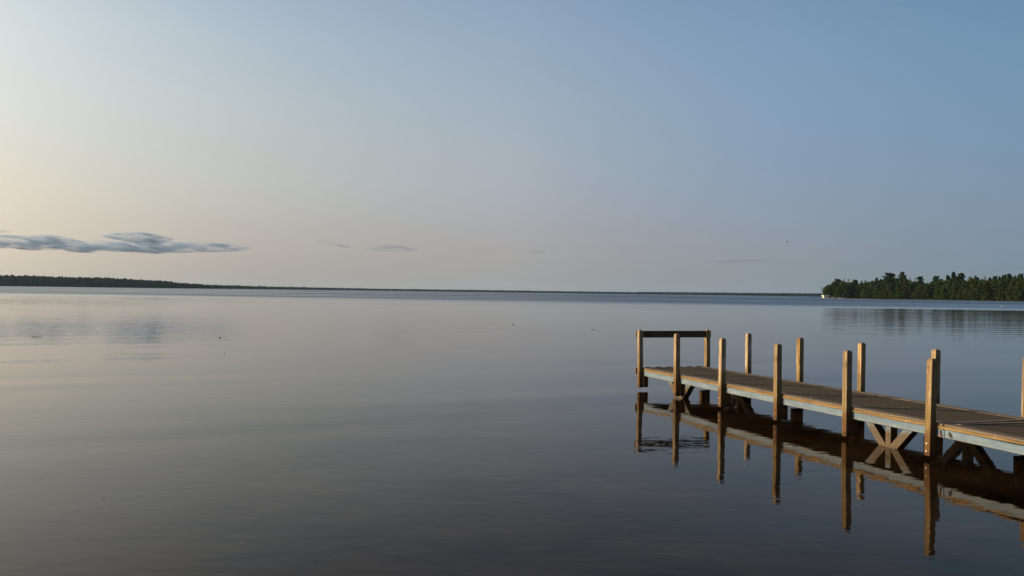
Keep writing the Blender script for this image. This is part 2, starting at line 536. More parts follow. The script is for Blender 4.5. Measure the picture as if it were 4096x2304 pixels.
    mx = n.n("ShaderNodeMixShader")
    n.l(Rt, mx.inputs[0]); n.l(df.outputs[0], mx.inputs[1]); n.l(gl.outputs[0], mx.inputs[2])
    n.l(mx.outputs[0], n.out.inputs[0])
    return n.m


M_POST = mat_post()
M_EDGE = mat_plank("edge_board_wood", (0.095, 0.058, 0.021), (0.165, 0.11, 0.046), (0.235, 0.168, 0.082))
M_TRIM = mat_plank("grey_trim_plank", (0.085, 0.065, 0.047), (0.12, 0.095, 0.072), (0.165, 0.14, 0.115))
M_RAIL = mat_plank("rail_wood", (0.05, 0.033, 0.015), (0.085, 0.058, 0.028), (0.12, 0.09, 0.05), (1.2, 30, 30))
M_DECK = mat_deck()
M_BEAM = mat_beam()
M_BRACE = mat_beam("rust_stained_blue_paint", True)
M_JOIST = mat_simple("dark_joist_wood", (0.07, 0.045, 0.028), 0.9)
M_RUST = mat_simple("rusty_iron", (0.13, 0.055, 0.025), 0.8, 0.5, 40)
M_BOLT = mat_simple("galvanised_bolt", (0.30, 0.26, 0.20), 0.5, 0.2, 60, 0.4)
M_WHITE = mat_simple("white_paint", (0.78, 0.77, 0.72), 0.5, 0.06)
M_CANVAS = mat_simple("pale_canvas", (0.72, 0.70, 0.62), 0.8, 0.06)
M_GREYROOF = mat_simple("grey_roof", (0.55, 0.55, 0.52), 0.8, 0.1)
M_DARK = mat_simple("dark_feathers", (0.012, 0.012, 0.014), 0.8, 0.3)
M_TWIG = mat_simple("wet_bark", (0.05, 0.035, 0.022), 0.7, 0.3)
M_LEAFLIT = mat_simple("dead_leaf", (0.055, 0.036, 0.018), 0.7, 0.4)
M_PALE = mat_simple("pale_petal", (0.75, 0.74, 0.70), 0.7, 0.1)
M_BARK = mat_simple("grey_brown_bark", (0.10, 0.078, 0.058), 0.9, 0.35, 3)
M_BIRCH = mat_simple("pale_bark", (0.38, 0.36, 0.32), 0.9, 0.3, 3)
M_PINE = mat_leaf("pine_needles", (0.006, 0.014, 0.007), (0.017, 0.032, 0.013), (0.042, 0.058, 0.022))
M_OLIVE = mat_leaf("olive_leaves", (0.010, 0.018, 0.004), (0.029, 0.042, 0.009), (0.070, 0.082, 0.018))
M_GREEN = mat_leaf("green_leaves", (0.008, 0.020, 0.004), (0.025, 0.044, 0.009), (0.062, 0.082, 0.017))
M_AIRY = mat_leaf("sparse_grey_green_leaves", (0.030, 0.038, 0.020), (0.055, 0.064, 0.036), (0.09, 0.10, 0.06))
M_REED = mat_leaf("shore_reeds", (0.013, 0.018, 0.005), (0.028, 0.036, 0.010), (0.050, 0.056, 0.016))
M_WOODS = mat_leaf("mixed_wood_leaves", (0.007, 0.015, 0.005), (0.020, 0.032, 0.010), (0.050, 0.060, 0.018))
M_FARLEAF = mat_leaf("distant_canopy", (0.0025, 0.0045, 0.002), (0.005, 0.008, 0.0035), (0.012, 0.016, 0.006), 0.05)
M_SOIL = mat_simple("bank_soil", (0.010, 0.010, 0.006), 0.95, 0.4, 0.2)
M_LAND = mat_simple("wooded_land", (0.012, 0.016, 0.007), 0.95, 0.4, 0.02)
M_WATER = mat_water()

# ------------------------------------------------------------------ lake
WATER_Z = 0.035
EXT = 9000.0
me = bpy.data.meshes.new("water")
xs = [-EXT, -2500, -700, -150, 0, 150, 700, 2500, EXT]
ys = [-60, 0, 30, 80, 250, 800, 2500, EXT]
vs = [(a, b, WATER_Z) for b in ys for a in xs]
W_ = len(xs)
me.from_pydata(vs, [], [(j * W_ + i, j * W_ + i + 1, (j + 1) * W_ + i + 1, (j + 1) * W_ + i)
                        for j in range(len(ys) - 1) for i in range(W_ - 1)])
tag(link_mesh("water", me, M_WATER), kind="structure")

# ------------------------------------------------------------------ dock
# local frame: origin at water level under the left front corner of the far end,
# +x across the deck to its right edge, -y toward the camera's shore (s = -y)
DOCK_ANG = math.atan2(0.3168, 0.9485)
dock = empty("dock", (3.487, 23.233, 0), DOCK_ANG)
tag(dock, "long wooden boat dock with brown deck, blue side beams and tall square posts", "dock")
WD = 1.95         # deck width
DZ = 0.61         # deck height
S_END = -0.17     # outer end
S_J = 10.12       # joint of the two sections
S_LAST = 17.2
BEND = R(-3.0)


def sec2(t, s):
    """point of the second section, which swings a little to the left"""
    q = Matrix.Rotation(BEND, 2) @ Vector((t - 0.0, -(s - S_J)))
    return q.x, q.y - S_J


def place(o, s_ref):
    """objects are modelled about y=0 and set at s_ref along the dock"""
    if s_ref <= S_J:
        o.location.x, o.location.y = 0.0, -s_ref
    else:
        o.location.x, o.location.y = sec2(0, s_ref)
        o.rotation_euler.z += BEND
    return o


# deck panels and the trim planks along both sides
TR = 0.20
for s0, s1 in ((S_END + 0.05, 3.30), (3.315, 6.63), (6.645, 9.98), (10.0, 10.10)):
    y0, y1 = 0.0, s1 - s0
    m = MB().box((TR + 0.004, -y1, DZ - 0.03), (WD - TR - 0.004, 0, DZ - 0.004), 0.004)
    if s1 - s0 > 1:
        place(m.build("deck_panel", M_DECK, dock), s0)
    else:
        m.bm.free()
        tr = MB().box((TR + 0.004, -y1, DZ - 0.03), (WD - TR - 0.004, 0, DZ + 0.006), 0.005)
        place(tr.build("threshold_strip", M_TRIM, dock), s0)
for s0, s1 in ((10.14, 10.25), ):
    m = MB().box((TR + 0.004, -(s1 - s0), DZ - 0.03), (WD - TR - 0.004, 0, DZ + 0.006), 0.005)
    place(m.build("threshold_strip", M_TRIM, dock), s0)
for s0, s1 in ((10.27, 13.60), (13.615, S_LAST)):
    m = MB().box((TR + 0.004, -(s1 - s0), DZ - 0.03), (WD - TR - 0.004, 0, DZ - 0.004), 0.004)
    place(m.build("deck_panel", M_DECK, dock), s0)
for s0 in (3.285, 6.615):
    m = MB().box((TR + 0.004, -0.05, DZ - 0.004), (WD - TR - 0.004, 0, DZ + 0.004), 0.003)
    place(m.build("seam_strip", M_TRIM, dock), s0)
rr = random.Random(3)
for side in (0, 1):
    for s0, s1 in ((S_END + 0.05, 2.55), (2.556, 6.1), (6.106, S_J - 0.01), (S_J + 0.015, 13.0), (13.006, S_LAST)):
        x0, x1 = (0.0, TR) if side == 0 else (WD - TR, WD)
        dz = rr.uniform(-0.002, 0.003)
        m = MB().box((x0, -(s1 - s0), DZ - 0.034), (x1, 0, DZ + dz), 0.006)
        place(m.build("trim_plank", M_TRIM, dock), s0)

POSTS = [0.0, 1.95, 3.97, 6.01, 8.05, 9.98, 12.0, 14.05, 16.1]   # front faces, left side
POSTS_R = [-0.09, 1.86, 3.93, 5.95, 7.94, 9.89, 11.95, 14.0, 16.05]
PL, PT = 0.118, 0.115
# edge boards: pieces between posts, outer face just under the trim planks
for side in (0, 1):
    PS = POSTS if side == 0 else POSTS_R
    for k in range(len(PS)):
        s0 = PS[k] + 0.004
        s1 = (PS[k + 1] - PL - 0.004) if k + 1 < len(PS) else S_LAST
        cuts = [(s0, s1)]
        if k in (0, 2, 4): cuts = [(s0, s1 - 0.33), (s1 - 0.328, s1)]
        for c0, c1 in cuts:
            x0, x1 = (-0.012, 0.03) if side == 0 else (WD - 0.03, WD + 0.012)
            m = MB().box((x0, -(c1 - c0), DZ - 0.080), (x1, 0, DZ - 0.036), 0.004)
            place(m.build("edge_board", M_EDGE, dock), c0)
# blue side beams
for side in (0, 1):
    x0, x1 = (0.002, 0.042) if side == 0 else (WD - 0.042, WD - 0.002)
    for s0, s1 in ((S_END + 0.06, S_J - 0.012), (S_J + 0.02, S_LAST)):
        m = MB().box((x0, -(s1 - s0), DZ - 0.208), (x1, 0, DZ - 0.083), 0.006)
        b = place(m.build("side_beam", M_BEAM, dock), s0)
# hinge plate, rusty pin and drain hole near the joint
m = MB().box((-0.010, -0.13, -0.042), (0.001, 0.0, 0.075), 0.003)
hp = place(m.build("hinge_plate", M_BEAM, dock), S_J + 0.045 - 0.15)
hp.location.z = DZ - 0.165
m = MB().tube((-0.022, 0, 0.045), (-0.022, -0.012, -0.03), 0.009)
m.tube((-0.03, -0.012, -0.03), (-0.008, -0.012, -0.03), 0.022)
m.build("hinge_pin", M_RUST, hp, (0, -0.065, 0.02))
m = MB().prism([(0.030, 0.045), (-0.010, 0.030), (-0.038, -0.018), (-0.038, -0.048), (0.0, -0.040), (0.028, -0.010)], -0.006, 0.001)
h_ = place(m.build("drain_hole", M_DARK, dock), S_J + 0.15)
h_.location.z = DZ - 0.145
# joists under the deck
for k in range(22):
    s = 0.05 + k * 0.79
    if abs(s - S_J) < 0.08 or s > S_LAST - 0.1: continue
    m = MB().box((0.045, -0.045, DZ - 0.19), (WD - 0.045, 0, DZ - 0.036))
    place(m.build("joist", M_JOIST, dock), s)
# end boards across the far end
m = MB().box((-0.145, 0.0, DZ - 0.17), (WD + 0.10, 0.04, DZ - 0.005), 0.004)
place(m.build("end_board", M_JOIST, dock), S_END + 0.03)
for x in np.arange(0.12, WD - 0.1, 0.31):
    m = MB().box((x, 0.0, DZ - 0.004), (x + 0.16, 0.035, DZ + 0.012), 0.003)
    place(m.build("bumper", M_JOIST, dock), S_END + 0.045)


def post_mesh(h0, h1, ch=0.03):
    """square post in its own frame, front face at y=0, chamfered top"""
    mb = MB()
    bm = mb.bm
    a, b = PT, PL
    c = ch
    def ring(z, ins):
        return [bm.verts.new(p) for p in ((ins, -b + ins + b, z), (ins, -ins + 0, z))] and None
    def quad(z, i):
        return [bm.verts.new((i, i, z)), bm.verts.new((a - i, i, z)), bm.verts.new((a - i, b - i, z)), bm.verts.new((i, b - i, z))]
    q0, q1, q2 = quad(h0, 0), quad(h1 - c, 0), quad(h1, c * 0.85)
    bm.faces.new(q0[::-1]); bm.faces.new(q2)
    es = []
    for A, B in ((q0, q1), (q1, q2)):
        for i in range(4):
            j = (i + 1) % 4
            bm.faces.new((A[i], A[j], B[j], B[i]))
    for i in range(4):
        e = bm.edges.get((q0[i], q1[i]))
        es.append(e)
    bmesh.ops.bevel(bm, geom=es, offset=0.005, segments=1, profile=0.5, affect='EDGES')
    return mb


LEAN_L = {0: -0.9, 1: -0.3, 2: 0.15, 3: -0.2, 4: 0.15, 5: 1.25}
LEAN_R = {0: -0.6, 1: -0.3, 2: -0.2, 3: 0.4, 4: 0.4, 5: 1.3}
PIV = 0.48
rp = random.Random(11)
for side in (0, 1):
    for k, s in enumerate(POSTS if side == 0 else POSTS_R):
        lean = (LEAN_L if side == 0 else LEAN_R).get(k, rp.uniform(-0.5, 0.5))
        top = 1.605 + rp.uniform(-0.006, 0.006)
        bot = 0.088 + rp.uniform(-0.008, 0.008)
        p = post_mesh(bot - PIV, top - PIV).build("post", M_POST, dock)
        xoff = -PT - 0.002 if side == 0 else WD + 0.002
        if s <= S_J:
            p.location = (xoff, -s, PIV)
        else:
            qx, qy = sec2(xoff, s)
            p.location = (qx, qy, PIV)
            p.rotation_euler.z = BEND
        p.rotation_euler.y = R(lean)
        # inner block behind the beam, bolted through to the post
        bx0 = PT + 0.046 if side == 0 else -0.046 - 0.10
        m = MB().box((bx0, 0, bot - PIV + 0.003), (bx0 + 0.10, PL, DZ - 0.04 - PIV), 0.004)
        bl = m.build("inner_block", M_POST, p)
        for zb in (0.165, 0.285):
            m = MB()
            if side == 0:
                m.tube((-0.012, PL / 2, zb - PIV), (0.002, PL / 2, zb - PIV), 0.017, 0.019, 8)
                m.tube((0.001, PL / 2, zb - PIV), (bx0 + 0.135, PL / 2, zb - PIV), 0.007)
            else:
                m.tube((PT + 0.012, PL / 2, zb - PIV), (PT - 0.002, PL / 2, zb - PIV), 0.017, 0.019, 8)
                m.tube((PT - 0.001, PL / 2, zb - PIV), (bx0 - 0.035, PL / 2, zb - PIV), 0.007)
            m.build("bolt", M_BOLT if k in (2, 5) else M_RUST, p)
# top rail across the two end posts, fixed to their far faces
m = MB().box((-PT - 0.035, 0, -0.09), (WD + PT + 0.03, 0.042, 0.09), 0.005)
place(m.build("end_rail", M_RAIL, dock), -PL - 0.004 + 0.0).location.z = 1.605 - 0.115

# V-shaped trestles standing on the lake bed
def trestle(side, s_c, hw, t_in):
    t = empty("trestle", (0, 0, 0), 0, dock)
    x0 = t_in if side == 0 else WD - t_in - 0.15
    x1 = x0 + 0.15
    zt = DZ - 0.135
    fw = 0.19
    def arm(sgn):
        e = hw + 0.04
        pts = [(sgn * (e - 0.10), zt), (sgn * (e + 0.10), zt), (sgn * (fw - 0.0), -0.02), (sgn * (fw - 0.02), -0.14), (sgn * 0.02, -0.14), (sgn * 0.06, 0.05)]
        return MB().prism(pts if sgn > 0 else pts[::-1], x0, x1).build("arm", M_BRACE, t)
    arm(1); arm(-1)
    MB().box((x0 + 0.004, -0.062, -0.12), (x1 - 0.004, 0.062, zt), 0.004).build("upright", M_BRACE, t)
    MB().box((x0 - 0.006, -fw, -0.22), (x1 + 0.006, fw, 0.030), 0.004).build("foot_block", M_BRACE, t)
    if s_c <= S_J: t.location = (0, -s_c, WATER_Z)
    else:
        q = sec2(0, s_c); t.location = (q[0], q[1], WATER_Z); t.rotation_euler.z = BEND
    for zb in (0.20, 0.40):
        xx = x0 - 0.001 if side == 0 else x1 + 0.001
        MB().tube((xx - 0.008, 0, zb), (xx + 0.008, 0, zb), 0.012).build("bolt", M_RUST, t)
    return t


for s_c in (1.74, 8.84, 15.2):
    for side in (0, 1):
        trestle(side, s_c + (0.02 if side else 0), 0.535, 0.085)

# ------------------------------------------------------------------ trees
def clumps_to_mesh(name, faces_pts):
    """faces_pts: list of (4 points) -> one mesh of loose leaf-sized faces"""
    n = len(faces_pts)
    co = np.array(faces_pts, dtype=np.float32).reshape(-1, 3)
    me = bpy.data.meshes.new(name)
    me.vertices.add(len(co))
    me.vertices.foreach_set("co", co.ravel())
    me.loops.add(n * 4)
    me.loops.foreach_set("vertex_index", np.arange(n * 4, dtype=np.int32))
    me.polygons.add(n)
    me.polygons.foreach_set("loop_start", np.arange(0, n * 4, 4, dtype=np.int32))
    me.polygons.foreach_set("loop_total", np.full(n, 4, dtype=np.int32))
    me.update(calc_edges=True)
    return me


LEAVES = [0]


def leaf_quads(rg, centre, radii, count, size, flat=0.0, shell=0.35):
    """random leaf-clump quads through an ellipsoid, denser toward its skin"""
    out = []
    c = np.array(centre); r = np.array(radii)
    for _ in range(count):
        d = rg.normal(size=3); d /= np.linalg.norm(d) + 1e-9
        k = rg.random() ** shell
        p = c + d * r * k
        nrm = d * 0.9 + rg.normal(size=3) * 0.55
        if flat: nrm = nrm * (1 - flat) + np.array([0, 0, 1.0]) * flat
        nrm /= np.linalg.norm(nrm) + 1e-9
        u = np.cross(nrm, rg.normal(size=3)); u /= np.linalg.norm(u) + 1e-9
        v = np.cross(nrm, u)
        s = size * (0.6 + 0.8 * rg.random())
        a, b = u * s, v * s * (0.55 + 0.4 * rg.random())
        out.append((p - a, p - b * 0.8, p + a, p + b))
    LEAVES[0] += count
    return out


def trunk_mesh(rg, h, r, top, limbs, lean=0.0):
    mb = MB()
    pts = [Vector((lean * (i / 4) ** 1.5 + rg.normal() * 0.08 * (i > 0), rg.normal() * 0.08 * (i > 0), -0.6 + (h * top + 0.6) * i / 4)) for i in range(5)]
    for i in range(4):
        mb.tube(pts[i], pts[i + 1], r * (1 - 0.21 * i), r * (1 - 0.21 * (i + 1)), 7, False)
    for (z, ang, ln, up) in limbs:
        f = max(0.0, min(0.999, z / (h * top)))
        b = pts[int(f * 4)].lerp(pts[min(4, int(f * 4) + 1)], f * 4 - int(f * 4))
        e = b + Vector((math.cos(ang) * ln, math.sin(ang) * ln, up))
        mb.tube(b, e, r * 0.28 * (1.2 - f), r * 0.08, 5, False)
    me = bpy.data.meshes.new("trunk")
    mb.bm.to_mesh(me); mb.bm.free()
    return me


def variant(kind, seed):
    """(crown mesh, trunk mesh, leaf material, bark) for a tree 20 m tall and about 10 m wide"""
    rg = np.random.default_rng(seed)
    q = []; limbs = []; H = 20.0
    bark, leaf = M_BARK, M_GREEN
    top, lean, r = 0.9, 0.0, 0.30
    if kind == "pine":
        leaf = M_PINE
        for i in range(16):
            a = i * 2.4; k = 2.6 * (0.4 + 0.6 * rg.random())
            q += leaf_quads(rg, (math.cos(a) * k, math.sin(a) * k, 1.5 + 8.0 * i / 16), (2.6, 2.6, 1.6), 26, 0.75)
        z = 7.0
        while z < 19.4:
            f = (z - 7.0) / 12.4
            rad = (5.4 * (1 - f) ** 0.62 + 0.45) * (0.6 + 0.65 * rg.random())
            k = 4 if f < 0.7 else 3
            a0 = rg.random() * 6.28
            for i in range(k):
                a = a0 + i * 6.28 / k + rg.normal() * 0.35
                ln = rad * (0.65 + 0.5 * rg.random())
                if rg.random() < 0.10: continue
                up = 0.5 + rg.random() * 0.7
                limbs.append((z, a, ln, up))
                for s in (0.5, 0.8, 1.0):
                    c = (math.cos(a) * ln * s, math.sin(a) * ln * s, z + up * s + 0.15)
                    q += leaf_quads(rg, c, (1.5 * (1.15 - 0.35 * s), 1.5 * (1.15 - 0.35 * s), 0.5), 13, 0.62, 0.45)
            q += leaf_quads(rg, (0, 0, z), (rad * 0.5, rad * 0.5, 0.8), 20, 0.7, 0.3)
            z += 0.95 + 0.5 * rg.random()
        q += leaf_quads(rg, (0, 0, 19.2), (0.7, 0.7, 0.9), 18, 0.4, 0.2)
        top = 0.97
    elif kind == "spire":
        leaf = M_PINE
        for z in np.arange(1.0, 19.7, 0.72):
            f = (z - 1) / 19
            rad = 4.3 * (1 - f) ** 0.85 + 0.2
            for i in range(5):
                a = rg.random() * 6.28
                ln = rad * (0.7 + 0.5 * rg.random())
                q += leaf_quads(rg, (math.cos(a) * ln * .65, math.sin(a) * ln * .65, z - 0.2), (1.3 * (1.2 - f), 1.3 * (1.2 - f), 0.5), 10, 0.58, 0.35)
            q += leaf_quads(rg, (0, 0, z), (rad * .6, rad * .6, .6), 12, 0.6, .2)
        q += leaf_quads(rg, (0, 0, 19.7), (0.25, 0.25, 0.6), 8, 0.3)
        top = 0.97
    elif kind == "cedar":
        leaf = M_OLIVE
        for z in np.arange(0.8, 19.4, 0.9):
            f = z / 20
            rad = 4.9 * (1 - f ** 3.2) ** 0.75 + 0.4
            for i in range(5):
                a = rg.random() * 6.28
                k = rad * (0.55 + 0.35 * rg.random())
                q += leaf_quads(rg, (math.cos(a) * k, math.sin(a) * k, z), (1.6, 1.6, 1.2), 15, 0.62, 0.0)
        q += leaf_quads(rg, (0.3, 0, 19.3), (0.9, 0.9, 0.8), 18, 0.4)
    elif kind in ("round", "olive"):
        leaf = M_GREEN if kind == "round" else M_OLIVE
        n = 26
        for i in range(n):
            f = i / n
            z = 1.6 + 16.4 * f
            w = 5.2 * math.sin(math.pi * min(1, (f * 0.86 + 0.17))) ** 0.7
            a = i * 2.4 + rg.normal() * .3
            k = w * (0.5 + 0.4 * rg.random())
            rr_ = 1.5 + 0.9 * rg.random()
            c = (math.cos(a) * k, math.sin(a) * k, z)
            q += leaf_quads(rg, c, (rr_ * 1.15, rr_ * 1.15, rr_ * 0.9), 60, 0.62)
            if i % 3 == 0: limbs.append((max(2.5, z - 2.5), a, k * 0.8, 2.0))
        q += leaf_quads(rg, (rg.normal() * .8, rg.normal() * .8, 18.6), (1.5, 1.5, 1.2), 50, 0.42)
        top = 0.85
    elif kind == "airy":
        leaf, bark = M_AIRY, M_BIRCH
        r = 0.2
        for i in range(20):
            f = i / 20
            z = 8.5 + 11.0 * f
            a = i * 2.4 + rg.normal() * .4
            k = 2.6 * math.sin(math.pi * min(1, f * .8 + .2)) * (0.5 + 0.7 * rg.random())
            q += leaf_quads(rg, (math.cos(a) * k, math.sin(a) * k, z), (1.0, 1.0, 0.8), 15, 0.34)
            limbs.append((z - 1.5, a, k, 1.6))
        top = 0.96
    elif kind == "leaning":
        leaf = M_PINE
        lean = -4.2
        for i in range(11):
            f = i / 11
            z = 6 + 13.5 * f
            xx = lean * (z / 19.0) ** 1.5
            a = math.pi + rg.normal() * 0.9
            ln = 1.9 * (1.1 - .5 * f)
            limbs.append((z, a, ln, 0.7))
            q += leaf_quads(rg, (xx + math.cos(a) * ln * .8, math.sin(a) * ln * .8, z + .5), (1.1, 1.1, 0.7), 20, 0.42, .2)
        top = 0.96
    elif kind == "shrub":
        leaf = M_OLIVE
        for i in range(14):
            a = i * 2.4; f = i / 14
            k = 4.6 * (1 - f * .75) * (0.5 + 0.5 * rg.random())
            q += leaf_quads(rg, (math.cos(a) * k, math.sin(a) * k, 3 + 13 * f), (2.6, 2.6, 3.4), 36, 0.8)
        top = 0.6
    return clumps_to_mesh("crown", q), trunk_mesh(rg, H, r, top, limbs, lean), leaf, bark


VAR = {}
def get_variant(kind, i):
    if (kind, i) not in VAR:
        VAR[(kind, i)] = variant(kind, hash_seed(kind) + i * 17)
    return VAR[(kind, i)]


def hash_seed(s):
    return sum(ord(c) * (i + 3) for i, c in enumerate(s)) % 9973


SHORE = [(3180, 1260), (3300, 1165), (3507, 1080), (3800, 975), (4096, 890), (4400, 835), (5000, 760)]


def shore_y(px):
    for (a, ya), (b, yb) in zip(SHORE, SHORE[1:]):
        if px <= b: return ya + (yb - ya) * (px - a) / (b - a)
    return SHORE[-1][1]


KIND_NAME = {"pine": "pine_tree", "spire": "spruce_tree", "cedar": "cedar_tree", "round": "broadleaf_tree",
             "olive": "broadleaf_tree", "airy": "birch_tree", "leaning": "pine_tree", "shrub": "shrub"}
rt = random.Random(5)


def tree(px, top_y, wpx, kind, row, label, vi=None):
    Y = shore_y(px) + (5, 22, 42, 70)[row]
    gz = 0.7 + 0.02 * (Y - shore_y(px))
    topp = at_depth(px, top_y, Y)
    h = topp.z - gz
    vi = rt.randrange(3) if vi is None else vi
    crown, trunk, leaf, bark = get_variant(kind, vi)
    wm = wpx * (1.45 if row == 2 and kind != "airy" else 1.08) / F * Y
    w0 = {"pine": 10.0, "spire": 6.2, "cedar": 8.6, "round": 11.0, "olive": 11.0, "airy": 6.4, "leaning": 6.0, "shrub": 12.0}[kind]
    t = empty(KIND_NAME[kind], (topp.x, Y, gz), rt.uniform(0, 6.28) if kind not in ("leaning",) else 0)
    sx = wm / w0
    t.scale = (sx, sx, h / 20.0)
    link_mesh("crown", crown, leaf, t)
    link_mesh("trunk", trunk, bark, t)
    tag(t, label, "shrub" if kind == "shrub" else "tree", "trees on the wooded point")
    return t


